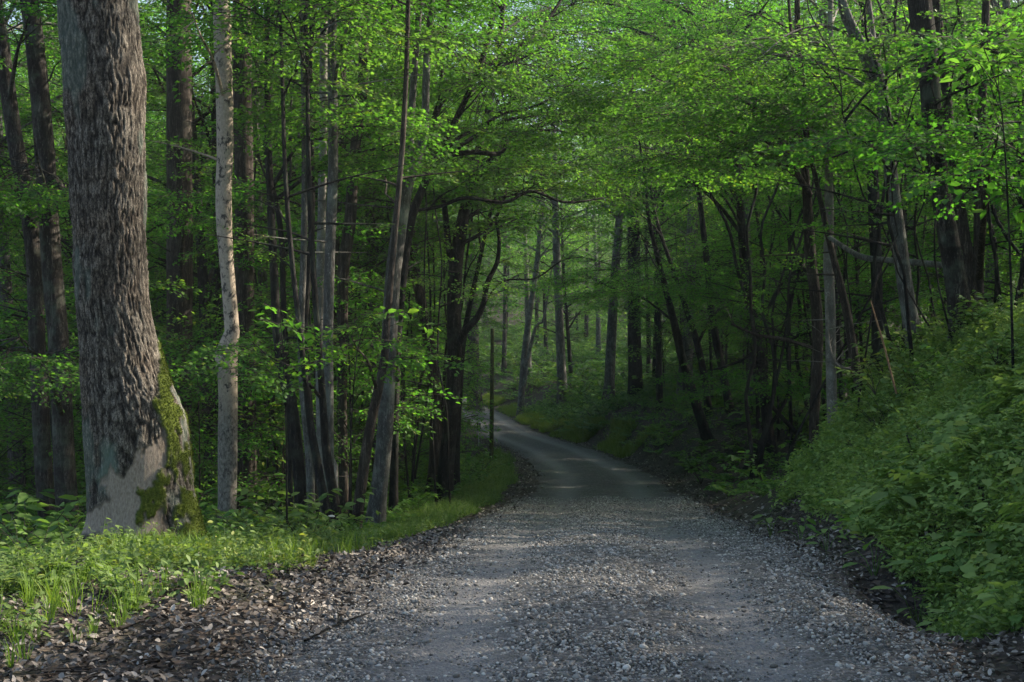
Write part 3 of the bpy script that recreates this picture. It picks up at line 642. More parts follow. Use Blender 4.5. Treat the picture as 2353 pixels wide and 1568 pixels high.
traced('crooked_tree', [(1765,985,26),(1758,900,25),(1745,800,24),(1725,700,23),(1712,620,22),(1705,540,20),(1698,460,18),(1692,380,16)], 39, 'bark_dark', 'dark crooked tree in the middle of the right wood, its branches reaching left', 13, low=4,
       limbs=[[(1880,620,12,-.5),(1830,625,12,-.6),(1790,665,10,-.6),(1760,720,8,-.6)],
              [(1705,540,10,0),(1650,470,8,-.3),(1590,420,7,-.6),(1520,395,5,-.8)],
              [(1640,850,4,.3),(1700,830,7,.2),(1745,800,9,0)]],
       boughs=[(1430,100,38,3.4,2.6,1.1,110),(1600,60,37,3.2,2.4,1.0,90),(1300,150,39,2.6,2.4,1.0,80),(1380,80,50,3.5,3,1.7,330),(1150,110,50,3.2,3,1.6,260),(1500,-10,38,3.4,2.6,.7,90),(1260,-10,39,3.0,2.4,.6,90),(1760,10,36,3.0,2.4,.7,80),(1350,20,46,3.4,3,1.2,180),(1180,60,44,3.2,3,1.0,160),(1620,420,37,3,2.4,.8,100),(1740,850,36,2.6,1.8,.35,80),(1560,320,36,3,2.4,.9,100)])
traced('forest_tree', [(1872,1062,22),(1870,1000,22),(1876,900,25),(1882,800,26),(1880,700,26),(1868,600,26),(1862,500,24),(1856,420,20)], 27, 'bark_brown', 'reddish-brown trunk standing just left of the smooth pale one', 12, low=3, seg=16, topcrown=False,
       limbs=[[(1862,450,16,0),(1820,380,13,-.3),(1790,320,12,-.5),(1740,285,11,-.7),(1735,230,9,-.9),(1760,150,7,-1)],
              [(1820,380,10,-.3),(1770,330,8,-.5),(1720,318,7,-.6),(1640,290,5,-.8),(1560,280,3,-1)],
              [(1868,800,8,0),(1800,780,9,-.2),(1740,770,7,-.3),(1680,745,5,-.4)]],
       boughs=[(1700,180,26,2.7,2.2,.9,120),(1560,200,27,2.6,2.2,.8,95),(1800,320,26,2.2,1.8,.6,70),(1660,330,27,2.6,2,.7,90)])
traced('smooth_pale_tree', [(1916,1060,27),(1914,950,25),(1912,850,24),(1912,700,24),(1908,600,24),(1910,500,21),(1908,390,19),(1908,300,16)], 25.6, 'bark_pale', 'smooth straight pale grey trunk at the foot of the right bank', 12, low=2, seg=22,
       limbs=[[(1914,640,8,0),(1900,700,7,-.1),(1905,790,6,-.1),(1925,840,6,-.1),(1975,850,5,0)]],
       boughs=[(1900,300,24,2,1.6,.4,100)])
traced('forest_tree', [(1975,880,24),(1962,800,22),(1945,700,20),(1925,620,17),(1900,520,14),(1880,430,12)], 25, 'bark_brown', 'rough brown trunk leaning left across the smooth pale one', 10, low=3,topcrown=False, boughs=[(1850,230,24,2,1.8,.5,100)])
traced('forest_tree', [(2012,740,26),(2010,640,26),(2005,520,27),(2003,430,26),(2000,350,25)], 34, 'bark_dark', 'black straight trunk behind the fallen grey log', 17, low=3)
traced('bent_tree', [(2095,745,38),(2080,650,36),(2066,540,34),(2052,440,32),(2040,340,30),(2030,260,30),(2022,190,26),(2012,160,24),(1990,120,20),(1962,80,18),(1945,40,16)], 21.5, 'bark_grey', 'grey trunk on the bank top with a hooked elbow near its top', 10, low=2, seg=20,topcrown=False,
       limbs=[[(2022,200,22,0),(2000,165,22,0),(1975,110,20,0),(1950,60,18,0),(1935,20,16,0),(1930,-40,14,0)],[(2022,190,16,0),(2010,120,15,.1),(2000,40,14,.2),(1990,-40,12,.2)],
              [(1990,135,10,0),(2000,110,9,0),(2015,100,9,0),(2020,125,8,0),(2012,150,8,0)],[(1962,90,7,0),(1900,60,6,-.3),(1820,75,5,-.6),(1760,120,3,-1)]],
       boughs=[(1790,130,22.5,1.5,1.6,.5,120),(2060,300,21,.8,.8,.12,20)])
traced('forest_tree', [(2208,722,52),(2200,660,50),(2188,590,48),(2172,500,46),(2158,420,46),(2146,330,46),(2138,250,46),(2132,170,48),(2118,80,52),(2106,0,54)], 19, 'bark', 'thick grey trunk leaning left on top of the right bank', 17, low=2, seg=26,
       boughs=[(2260,130,17.5,1.0,.9,.25,30),(2060,300,18,.9,.8,.15,22)])
traced('forest_tree', [(2240,700,26),(2226,600,24),(2206,480,23),(2186,360,22),(2172,250,22),(2160,150,20)], 20, 'bark_brown', 'thinner brown trunk pressed to the right side of the thick leaning one', 15, low=3)
traced('forest_tree', [(2250,700,22),(2247,550,22),(2246,400,21),(2250,250,20),(2254,100,18),(2256,0,17)], 20, 'bark_brown', 'upright brown trunk second from the right edge, on the bank top', 14, low=3, boughs=[(2290,330,16,1.0,.9,.3,40)])
# thin crooked stems and vines of the right thicket
g0 = np.random.default_rng(44)
VL = ['thin crooked stem twisting up through the thicket on the right bank']
for i in range(34):
    px = g0.uniform(1940, 2400) if i % 3 else g0.uniform(1720, 1930); d = g0.uniform(18, 30) if px > 2000 else g0.uniform(30, 46)
    y0 = 720 if px > 2000 else 1000; w = g0.uniform(4, 10); a = g0.normal(0, 30); n = 9
    pp = [(px + a*k/2 + g0.normal(0, 9) + 14*math.sin(k*1.3+i), y0 - k*95, w*(1-.05*k)) for k in range(n)]
    traced('crooked_sapling', pp, d, 'bark_dark', VL[0] if px > 1935 else 'thin crooked stem between the dark trunks of the right wood', 8.5 if px > 2000 else 10, 'sapling', topcrown=False, seg=7, low=3,
           group='crooked stems on the right bank' if px > 1935 else 'crooked stems in the right wood', boughs=[(px+g0.normal(0,60), g0.uniform(30, 330), d-.5, 1.0, 1.0, .2, 12)])
for i in range(18):
    px = g0.uniform(590, 1040); d = g0.uniform(27, 42); w = g0.uniform(4, 8); a = g0.normal(0, 12)
    pp = [(px + a*k/2 + g0.normal(0, 5) + 8*math.sin(k*1.1+i), 1060 - k*115, w*(1-.05*k)) for k in range(9)]
    traced('crooked_sapling', pp, d, 'bark_dark', 'thin dark stem among the trunks left of the road', 9, 'sapling', topcrown=False, seg=7, low=2,
           group='thin stems in the left wood', boughs=[(px+g0.normal(0,40), g0.uniform(250, 700), d-.4, 1.0, 1.0, .15, 10)])
# fallen log caught between trunks, a broken stick, the pole and the marker
def polyobj(name, pts, mt, label, cat, seg=10, rough=.2, root=None):
    Q = np.array([list(W(px, py, d)) + [w*d/F*.5] for px, py, w, d in pts]); Q = smooth_path(Q, len(pts)*8); r = Q[0,:3].copy() if root is None else root
    tb = Tubes().add(Q[:,:3]-r, Q[:,3], seg, rough, 5)
    return tag(link(name, tb.mesh(name, M[mt]), None, r), label, cat)
o = polyobj('fallen_log', [(1905,545,9,24.4),(1950,575,12,24),(1985,592,14,23.6),(2040,598,14,23),(2100,603,15,22.4),(2170,610,15,21.8),(2235,618,15,21)], 'bark_grey', 'grey fallen log caught level between the trunks on the right bank', 'log')
polyobj('dead_stem', [(2112,1110,6,13.6),(2102,1070,6,13.7),(2094,1035,5,13.8),(2084,1000,4,13.9)], 'bark_dark', 'thin dark dead stem standing up out of the plants on the right bank', 'stem', 7)
p1 = polyobj('broken_stick', [(2060,905,5,17),(2048,860,5,17),(2030,790,5,17),(2012,730,4,17),(2000,690,2,17)], 'wood', 'thin broken brown stick poking up slanted from the right bank greenery', 'stick', 7)
dp = 52; pb = W(1129.5, 1060, dp); gz = float(ground(pb[0], dp)); pt = W(1131.5, 757, dp)
t = empty('wooden_pole', (pb[0], dp, gz), 'slim upright green-stained pole on the grass verge by the road', 'pole')
tb = Tubes().add(np.array([(0,0,-.4),(0,0,1),(.02,0,(pt[2]-gz)*.6),(pt[0]-pb[0],0,pt[2]-gz)]), np.array([.082,.078,.073,.066]), 14, .05, 5)
link('shaft', tb.mesh('shaft', M['pole']), t)
tb = Tubes().add(np.array([(0,0,-.02),(0,0,.0),(0,0,.03),(0,0,.032)]), np.array([.03,.072,.066,.001]), 14); link('cap', tb.mesh('cap', M['pole']), t, (pt[0]-pb[0], 0, pt[2]-gz))
def boxmesh(name, sx, sy, sz, mt, bev=.004):
    import bmesh
    bm = bmesh.new(); bmesh.ops.create_cube(bm, size=1); bmesh.ops.scale(bm, vec=(sx, sy, sz), verts=bm.verts)
    bmesh.ops.bevel(bm, geom=bm.edges[:], offset=bev, segments=2, affect='EDGES'); me = bpy.data.meshes.new(name); bm.to_mesh(me); bm.free(); me.materials.append(M[mt]); return me
dm = 70; mb = W(1100, 1012, dm); gz = float(ground(mb[0], dm)); mt_ = W(1100, 972, dm)[2]
h = max(.5, mt_ - gz); t = empty('roadside_marker', (mb[0], dm, gz), 'small pale marker plate with two dark upright strips beside the far road', 'marker')
link('post', boxmesh('post', .05, .04, h-.1+.3, 'plate'), t, (0, 0, (h-.1)/2-.15)); link('plate', boxmesh('plate', .2, .02, .27, 'plate'), t, (0, -.032, h-.135))
for s in (-1, 1): link('dark_strip', boxmesh('dark_strip', .06, .01, .25, 'black', .002), t, (s*.055, -.048, h-.135))
c = W(761, 1187, 19.4); import bmesh
bm = bmesh.new(); bmesh.ops.create_icosphere(bm, subdivisions=3, radius=.05)
for v in bm.verts: v.co.z = v.co.z*.35 if v.co.z > 0 else v.co.z*.15; v.co *= 1 + .15*math.sin(v.co.x*60+v.co.y*45)
me = bpy.data.meshes.new('bracket_fungus'); bm.to_mesh(me); bm.free(); me.materials.append(M['fungus'])
tag(link('bracket_fungus', me, None, c), 'small white bracket fungus on the black leaning stem', 'fungus')
c = W(767, 1118, 22.2); gz = float(ground(c[0], c[1]))
tb = Tubes().add(np.array([(0,0,-.3),(0,0,.3),(.01,0,.62+c[2]-gz-.3),(-.02,0,.66+c[2]-gz-.2)]), np.array([.085,.075,.06,.02]), 9, .3, 6)
tag(link('pale_snag', tb.mesh('pale_snag', M['bark_pale']), None, (c[0], c[1], gz)), 'short pale broken snag showing behind the black leaning stems', 'snag')

# ------------------------------------------------------------------ the woods behind: individual trees
g1 = np.random.default_rng(91)
placed = []
def gap(x, y): return 2 < x < 17 and abs((x+1.3)*.375 - (y-24.6)*.927) < 2.8
def free(x, y, dm):
    if gap(x, y): return False
    if x > 4 and abs((x+3.8)*.375 - (y-13.6)*.927) < 5.0 and x < 28: return False
    if 5 < x < 19 and abs((x-4)*.375 - (y-35)*.927) < 5.5: return False      # a gap in the trees lets the low sun reach the mound
    for a, b in placed:
        if (a-x)**2 + (b-y)**2 < dm*dm: return False
    placed.append((x, y)); return True
LB = {'L': ('slender dark tree in the shaded wood left of the road', 'trees of the left wood'), 'R': ('dark tree in the shaded wood right of the road', 'trees of the right wood'),
      'F': ('distant tree in the hazy wood beyond the far bend', 'trees beyond the far bend'),
      'S': ('leafy sapling under the big trees left of the road', 'saplings of the left wood'), 'Q': ('leafy sapling under the trees right of the road', 'saplings of the right wood')}
def scatter(n, y0, y1, tpls, clear, dm, scl, sap=False, xl=None):
    k = 0; tries = 0
    while k < n and tries < n*60:
        tries += 1
        y = y0 + (y1-y0)*g1.random()**.85; x = g1.uniform(-1, 1)*(.37*y + 5)
        s = x - xc(y)
        if abs(s) < clear + (1.2 if y < 70 else .5): continue
        if y < 30 and (s > 0 and s < 5): continue
        if xl and not (xl[0] < x/y < xl[1]): continue
        pxx = 1176.5 + x/y*F
        if 1190 < pxx < 1400 and y < 88: continue
        if 1180 < pxx < 1460 and y < 132 and g1.random() < .7: continue           # the view down the road stays open
        if not free(x, y, dm): continue
        far = y > 92; key = ('S' if s < 0 else 'Q') if sap else ('F' if far else ('L' if s < 0 else 'R'))
        if sap and y < 32 and s < 0: continue
        if sap and 1035 < pxx < 1190: continue
        ti = g1.integers(len(tpls))
        if not sap and s > 0 and y < 48: ti = (1, 3)[g1.integers(2)]
        put_tree('sapling' if sap else 'forest_tree', tpls[ti], x, y, g1.uniform(*scl), LB[key][0], 'sapling' if sap else 'tree', LB[key][1]); k += 1
for x, y, ti, sc in ((7.4,61,3,1.2),(5.2,77,3,1.2),(-3.6,58,3,1.2),(-5.4,74,1,1.3),(8.0,92,3,1.25)):
    placed.append((x, y)); put_tree('forest_tree', T_FAR[ti], x, y, sc, 'tall tree whose crown closes the canopy over the far stretch of road', 'tree', 'tall trees along the far road')
scatter(62, 27, 62, T_MID, 3.4, 2.6, (.85, 1.15))
scatter(60, 62, 95, T_FAR, 2.9, 3.2, (1.0, 1.45))
scatter(70, 95, 150, T_FAR, 3.2, 3.2, (.95, 1.4))
scatter(130, 22, 75, T_SAP, 3.2, 1.1, (.7, 1.3), True)
# wood goes on outside the frame; unseen right-hand trees added to shade the road
for i in range(64):
    for q in range(40):
        y = g1.uniform(-14, 50); x = g1.uniform(12, 42)
        if x < .38*y + (13 if y < 22 else 8) or not free(x, y, 3.4): continue
        put_tree('forest_tree', T_MID[g1.integers(5)], x, y, g1.uniform(.9, 1.2), 'unseen tree of the wood on the right bank, added to shade the road', 'tree', 'trees added for shade on the bank, out of view'); break
for i in range(4):
    y = g1.uniform(-20, 8); x = -g1.uniform(7, 22)
    if free(x, y, 4) and x < -.38*y - 4: put_tree('forest_tree', T_MID[g1.integers(5)], x, y, g1.uniform(.9, 1.2), 'tree of the wood on the left, beyond the edge of the picture', 'tree', 'trees on the left outside the picture')
for i in range(34):  # low unseen saplings added to keep the sun off the near road
    y = g1.uniform(5, 25); x = g1.uniform(.40*y+2.4, .40*y+6)
    put_tree('sapling', T_SAP[(0, 2)[i % 2]], x, y, g1.uniform(.75, 1.0), 'unseen low sapling added on the right bank top to shade the near road', 'sapling', 'saplings added for shade on the bank, out of view')
k = 0
for q in range(900):
    y = g1.uniform(25, 56); s = -g1.uniform(4.2, 17); x = s + xc(y); pxx = 1176.5 + x/y*F
    if k >= 46 or abs(x) > .38*y+3 or pxx > 1000 or any((a-x)**2+(b_-y)**2 < 1.3 for a, b_ in placed): continue
    placed.append((x, y)); k += 1
    put_tree('sapling', T_SAP[(0, 2)[k % 2]], x, y, g1.uniform(.7, 1.25), LB['S'][0], 'sapling', LB['S'][1])
k = 0
for q in range(900):
    y = g1.uniform(25, 54); s = g1.uniform(5, 20)
    x = s + xc(y)
    if k >= 34 or x > .4*y+6 or gap(x, y) or any((a-x)**2+(b_-y)**2 < 2.2 for a, b_ in placed): continue
    placed.append((x, y)); k += 1
    put_tree('sapling', T_SAP[(1, 3)[k % 2]], x, y, g1.uniform(.9, 1.3), LB['Q'][0], 'sapling', LB['Q'][1])
# ------------------------------------------------------------------ the far wood on the hillside as one mass
b = Bag(); tb = Tubes(); n = 620
for i in range(n):
    y = 150 + 190*g1.random()**.8; x = g1.uniform(-1,1)*(.38*y+8)
    if abs(x - xc(y)) < 4 and y < 175: continue
    z = float(ground(x, y)); H = g1.uniform(18, 30); tb.add(np.array([(x,y,z-1),(x+g1.normal(0,.3),y,z+H*.5),(x+g1.normal(0,.8),y,z+H)]), np.array([.25,.18,.04])*g1.uniform(.5,1.2), 5)
    m = 95; h = g1.random(m); r = (3.8*np.sin(PI*np.clip(h*.8+.2,0,1))+.5)*np.sqrt(g1.random(m)); a = g1.uniform(0, 6.28, m)
    for q in range(3): u = x+g1.normal(0,3); v_ = y+g1.normal(0,3); sprays(b, 'far', np.array([[u, v_, float(ground(u, v_))+.7]])+g1.normal(0,.6,(10,3)), g1.uniform(0,6,10), g1.normal(0,.3,10), g1.uniform(1.2,2,10))
    sprays(b, 'far', np.stack([x+r*np.cos(a), y+r*np.sin(a), z+1+h*(H-1)], 1), a, g1.normal(.1,.25,m), g1.uniform(1.4, 2.2, m))
V, Fc, A, Mi = b.get(); V2, Q2 = tb.VQ()
F2 = np.vstack([Q2[:,[0,1,2]], Q2[:,[0,2,3]]]) + len(V)
tag(link('distant_woodland', mesh('distant_woodland', np.vstack([V, V2]), [np.vstack([Fc, F2])], [M['leaf'], M['twig'], M['bark_dark']], [np.concatenate([Mi, np.full(len(F2), 2)])], {'var': np.concatenate([A, np.full(len(V2), .5)])})),
    'hazy green mass of forest closing the view beyond the bend', 'woodland', kind='stuff')

# ------------------------------------------------------------------ low plants
def herb(seed, kind):
    g = np.random.default_rng(seed); b = Bag(); lf = 'quad' if kind[-1] == 'q' else 'oval'; kind = kind.rstrip('q')
    if kind == 'nettle':
        for st in range(g.integers(2, 4)):
            h = g.uniform(.14, .30); lx, ly = g.normal(0, .06, 2); top = np.array([lx*1.8, ly*1.8, h]); base = np.array([lx*.3, ly*.3, -.02])
            b.add(*tri_tube(np.vstack([base, (base+top)/2+(0,0,.02), top]), np.array([.003,.0025,.0015])), 0)
            n = 9; t = np.linspace(.3, 1, n)[:, None]; pos = base + (top-base)*t; yaw = np.arange(n)*1.65 + g.normal(0,.3,n)+g.uniform(0,6)
            b.add(*leaves_at(pos, yaw, g.normal(.1,.3,n), g.normal(0,.3,n), g.uniform(.05,.085,n)*(1.2-.5*t[:,0]), lf, g.random(n)))
    elif kind == 'creeper':
        n = 13; pos = np.stack([g.normal(0,.11,n), g.normal(0,.11,n), g.uniform(.03,.13,n)], 1)
        b.add(*leaves_at(pos, g.uniform(0,6.28,n), g.normal(0,.35,n), g.normal(0,.35,n), g.uniform(.045,.075,n), lf, g.random(n)))
    elif kind == 'broad':
        n = 7
        for k in range(n):
            a = k*6.28/n + g.normal(0,.3); h = g.uniform(.14,.34); r = g.uniform(.06,.2); top = np.array([r*math.cos(a), r*math.sin(a), h])
            b.add(*tri_tube(np.vstack([(0,0,-.02), top*(.5,.5,.7), top]), np.array([.005,.004,.003])), 0)
            b.add(*leaves_at(top[None], np.array([a]), np.array([g.uniform(-.05,.5)]), g.normal(0,.2,1), np.array([g.uniform(.13,.21)]), 'lobed' if g.random() < .3 else 'oval', g.random(1)*.5+.4))
    elif kind == 'shrub':
        for st in range(6):
            a = g.uniform(0,6.28); L = g.uniform(.5, 1.15); P = limb(np.zeros(3), a, L, g.uniform(.7,1.4), 6, .35, .1, g); b.add(*tri_tube(P, np.linspace(.008,.002,6)), 1)
            n = 13; u = g.uniform(1.5, 5, n); ii = np.minimum(u.astype(int), 4); pos = P[ii] + (P[ii+1]-P[ii])*(u-ii)[:,None]
            yaw = a + g.choice([-1,1],n)*g.uniform(.3,1.5,n)
            b.add(*leaves_at(pos, yaw, g.normal(.1,.25,n), g.normal(0,.3,n), g.uniform(.10,.17,n), 'oval', g.random(n)))
    elif kind == 'fern':
        for st in range(7):
            a = st*.9+g.uniform(-.2,.2); L = g.uniform(.3,.5); P = limb(np.zeros(3), a, L, 1.0, 9, .6, .03, g); b.add(*tri_tube(P, np.linspace(.003,.001,9)), 0)
            k = np.repeat(np.arange(2, 9), 2); sg = np.tile([1,-1], 7)
            b.add(*leaves_at(P[k], a+sg*1.3, np.full(14,.1), g.normal(0,.2,14), .13*np.sin(PI*(k-.5)/9)+.02, 'quad', g.random(14)))
    elif kind == 'grass':
        n = 16; h = g.uniform(.10,.30,n); a = g.uniform(0,6.28,n); r = g.uniform(0,.05,n); ln = g.uniform(.05,.16,n)
        for k in range(n):
            d = np.array([math.cos(a[k]), math.sin(a[k]), 0]); s = np.array([-d[1], d[0], 0])*.0035; p = d*r[k]; q = p+d*ln[k]*.35+(0,0,h[k]*.65); e = p+d*ln[k]+(0,0,h[k])
            V = np.array([p-s, p+s, q+s, q-s, e]); b.add(V, np.array([(0,1,2),(0,2,3),(3,2,4)]), np.full(5, g.random()))
    return b.get()
HB = {'nettleq': [herb(60+i,'nettleq') for i in range(4)], 'creeperq': [herb(64+i,'creeperq') for i in range(4)], 'nettle': [herb(i,'nettle') for i in range(4)], 'creeper': [herb(10+i,'creeper') for i in range(4)], 'broad': [herb(20+i,'broad') for i in range(3)],
      'shrub': [herb(30+i,'shrub') for i in range(3)], 'fern': [herb(40+i,'fern') for i in range(2)], 'grass': [herb(50+i,'grass') for i in range(5)]}
def plant_field(x, y, kinds, probs, sc, g, tilt=.12, dz=0.0):
    b = Bag(); z = ground(x, y) + dz; n = len(x); ks = g.choice(len(kinds), n, p=probs)
    pos = np.stack([x, y, z], 1); var = (fbm(x*.7, y*.7, 3) - .5)*.6
    for i, k in enumerate(kinds):
        ts = HB[k]; w = g.integers(0, len(ts), n)
        for j, (V, Fc, A, Mi) in enumerate(ts):
            s = (ks == i) & (w == j)
            if not s.any(): continue
            m = s.sum()
            v, f, a = expand(V, Fc, A, pos[s], rotm(g.uniform(0,6.28,m), g.normal(0,tilt,m), g.normal(0,tilt,m)), sc[s], r=var[s] + g.uniform(-.15,.15,m))
            b.V.append(v); b.F.append(f + b.n); b.A.append(a); b.M.append(np.tile(Mi, m)); b.n += len(v)
    return b
def field(name, b, label, cat, mats=('herb','twig')): return tag(link(name, b.mesh(name, [M[k] for k in mats])), label, cat, kind='stuff')
g2 = np.random.default_rng(12)
def rnd(n, y0, y1, s0, s1, pw=1.0):
    y = y0 + (y1-y0)*g2.random(n)**pw; s = s0 + (s1-s0)*g2.random(n); return s + xc(y), y, s
# right bank
def bankf(n, y0, y1, pw, kinds, probs, s0, s1):
    x, y, s = rnd(n, y0, y1, 2.0, 11 if y1 > 20 else 7, pw)
    cov = fbm(x*1.1, y*1.1, 8); e_ = 2.25 + .4*noise(y*.9, 3) + np.where(y < 8.6, .75, 0) + np.where((y > 10.2) & (y < 11.6), .22, .02)
    e_ = e_ + np.clip(y-19, 0, 9)*.33; k = (s > e_) & (cov > .16 + .08*np.exp(-((s-2.4)/.5)**2)) & (np.abs(x) < .37*y+1.2); x, y = x[k], y[k]
    return plant_field(x, y, kinds, probs, g2.uniform(s0, s1, len(x))*(1+.03*(y-8)), g2, .28)
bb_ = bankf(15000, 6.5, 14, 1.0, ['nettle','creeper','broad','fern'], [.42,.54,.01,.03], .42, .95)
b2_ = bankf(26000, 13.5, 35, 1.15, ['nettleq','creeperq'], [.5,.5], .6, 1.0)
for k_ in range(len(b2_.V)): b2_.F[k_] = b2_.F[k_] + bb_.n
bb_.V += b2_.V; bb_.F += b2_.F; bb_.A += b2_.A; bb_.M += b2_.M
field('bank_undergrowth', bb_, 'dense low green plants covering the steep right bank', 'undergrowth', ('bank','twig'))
# left mound
x, y, s = rnd(15000, 7.0, 19.5, -9, -2.2, .9)
cov = fbm(x*1.3, y*1.3, 4); lim = -2.0 - .45*noise(y*1.1, 6) - np.clip(10-y, 0, 5)*.33
dens = np.clip((lim - s)/.9, 0, 1) * (cov > .52) * np.clip(.4+(y-8)/6, .4, .7); k = (g2.random(len(x)) < dens) & (np.abs(x) < .38*y+1.5); x, y, s = x[k], y[k], s[k]
field('mound_herbs', plant_field(x, y, ['nettle','creeper','fern'], [.42,.56,.02], g2.uniform(.35,1.25,len(x)), g2, .25), 'bright low herbs growing on the mound around the huge mossy tree', 'undergrowth')
x, y, s = rnd(7000, 6.8, 19.5, -8, -2.3, .9)
cov = fbm(x*.9+5, y*.9, 14); lim = -2.1 - .4*noise(y*1.1, 6) - np.clip(10-y, 0, 5)*.33
k = (s < lim) & (cov > .57) & (np.abs(x) < .38*y+1.5) & (g2.random(len(x)) < .28)
# tufts round the tree foot
xx = -3.55 + g2.normal(0,.75,500); yy_ = 13.6 + g2.normal(0,.35,500)
x = np.concatenate([x[k], xx]); y = np.concatenate([y[k], yy_])
field('mound_grass', plant_field(x, y, ['grass'], [1.0], g2.uniform(.45,1.0,len(x)), g2, .1), 'bright grass tufts on the mound at the left of the gravel', 'grass', ('grass','twig'))
# verge grass along the bend
x, y, s = rnd(20000, 17.5, 62, -7.0, -1.9, 1.25); lim = -2.15 - .5*noise(y*.6, 16)
k = (s < lim) & ((fbm(x*.8, y*.8, 2) > .36) | (s > -3)); x, y = x[k], y[k]
field('verge_grass', plant_field(x, y, ['grass','creeper','nettle'], [.42,.46,.12], g2.uniform(.45,.85,len(x))*(1+.010*(y-18)), g2, .2), 'short grass and herbs on the verge inside the bend', 'grass', ('herb','twig'))
x, y, s = rnd(7000, 54, 118, 1.95, 3.2, 1.0); k = noise(x*.8, y*.5, 3) > .35
field('outer_verge_grass', plant_field(x[k], y[k], ['grass','creeper'], [.6,.4], g2.uniform(1.0,1.7,k.sum()), g2, .1), 'thin strip of grass along the outer edge of the far road', 'grass', ('grass','twig'))
# forest floor
x1, y1, s1 = rnd(10000, 18, 75, -24, -3.5, 1.0); x2, y2, s2 = rnd(12000, 24, 100, 2.6, 26, 1.0); x3, y3, s3 = rnd(12000, 70, 175, -45, 45, 1.0); k3 = np.abs(s3) > 3; x3, y3 = x3[k3], y3[k3]
x = np.concatenate([x1,x2,x3]); y = np.concatenate([y1,y2,y3]); nearroad = np.abs(x - xc(y)) < 5.5; k = (fbm(x*.4, y*.4, 21) > .33) & ~(nearroad & (x > xc(y)) & (y < 50) & (g2.random(len(x)) < .6)) & (np.abs(x) < .38*y+3); x, y, nearroad = x[k], y[k], nearroad[k]
x = np.concatenate([x[~nearroad], x[nearroad]]); y = np.concatenate([y[~nearroad], y[nearroad]]); n_far = int((~nearroad).sum()); sc_ = g2.uniform(1.0,1.9,len(x))*(1+.006*y); sc_[n_far:] *= .55
field('forest_floor_plants', plant_field(x, y, ['nettle','creeper','fern','shrub'], [.42,.3,.2,.08], sc_, g2), 'shaded ferns and low plants covering the forest floor', 'undergrowth')
# single shrubs
SH = []
for j in range(3):
    V, Fc, A, Mi = HB['shrub'][j]; b = Bag()
    for q in range(7):
        r = np.array([random.uniform(0, 6.28)]); v, f, a = expand(V, Fc, A, np.array([[random.gauss(0,.28), random.gauss(0,.28), 0]]), rotm(r, np.zeros(1), np.zeros(1)), np.array([random.uniform(.75,1.15)])); b.V.append(v); b.F.append(f+b.n); b.A.append(a); b.M.append(Mi); b.n += len(v)
    SH.append(b.mesh('shrub', [M['herb'], M['twig']]))
def shrub(px, d, sc, label, group=None, name='shrub', me=None):
    x = wx(px, d); o = link(name, me or SH[g2.integers(3)], None, (x, d, float(ground(x, d))-.03)); o.scale = (sc,)*3; o.rotation_euler = (0,0,random.uniform(0,6.28)); return tag(o, label, 'shrub', group)
for px, d, sc in [(30,17,1.4),(120,17.5,1.5),(60,19,1.7),(170,18.5,1.5),(-20,19,1.9),(100,22,1.9),(20,24,2.0),(190,20,1.6),(150,16.5,1.0),(40,15.5,1.0)]:
    shrub(px, d, sc, 'leafy green shrub in the shade left of the huge mossy tree', 'shrubs left of the huge tree')
for px, d, sc in [(470,18,1.1),(500,20.5,1.2),(600,17.6,.9),(650,18.2,1.1),(690,18.6,1.1),(620,21,1.2),(560,19.2,.9),(700,20.6,1.2)]:
    shrub(px, d, sc, 'leafy shrub between the huge mossy tree and the clustered grey trunks', 'shrubs behind the mound')
for px, d, sc in [(2120,18,.8),(2190,16.5,.7),(2260,15.5,.65),(2340,15,.65),(2070,20,.8),(2150,20.5,.8),(2300,18.5,.7),(2230,19.5,.75),(2040,17.8,.7),(1990,19.5,.7),(2350,17.5,.65)]:
    shrub(px, d, sc, 'leafy shrub on the crest of the right bank', 'shrubs on the bank crest')
for px, d, sc in [(70,13.4,.42),(110,13.9,.5),(150,13.2,.4),(196,13.6,.45),(240,13.4,.36),(350,13.3,.36),(430,13.9,.42),(480,14.6,.5),(540,15.3,.5),(610,15.2,.45),(680,15.6,.5),(20,13.0,.45)]:
    shrub(px, d, sc, 'knee-high leafy plant on the mound around the foot of the huge mossy tree', 'knee-high plants around the huge tree', 'leafy_plant')
def broadmesh(seed):
    g = np.random.default_rng(seed); V, Fc, A, Mi = herb(seed, 'broad'); return mesh('broad_leaf_plant', V, [Fc], [M['herb'], M['twig']], [Mi], {'var': A})
BM = [broadmesh(70+i) for i in range(4)]
for i, (px, py, d, sc) in enumerate([(1770,1210,16.5,.9),(1840,1215,15,.8),(1900,1265,12.8,.8),(1990,1190,12.8,1.1),(2060,1180,12.4,1.2),(2170,1190,11.2,1.35),(2230,1215,10.8,1.3),(2110,1250,11,1.0),(2290,1180,10.5,1.0),(2010,1260,11.8,.9),(2180,1420,9.3,.8),(2330,1340,8.8,.9),(2250,1100,12.5,1.1),(2100,1100,14,1.1)]):
    x = wx(px, d); o = link('broad_leaf_plant', BM[i % 4], None, (x, d, float(ground(x, d))-.02)); o.scale = (sc,)*3; o.rotation_euler = (0,0,i*1.7)
    tag(o, 'light green plant with large broad leaves low on the right bank', 'plant', 'broad-leaved plants on the right bank')
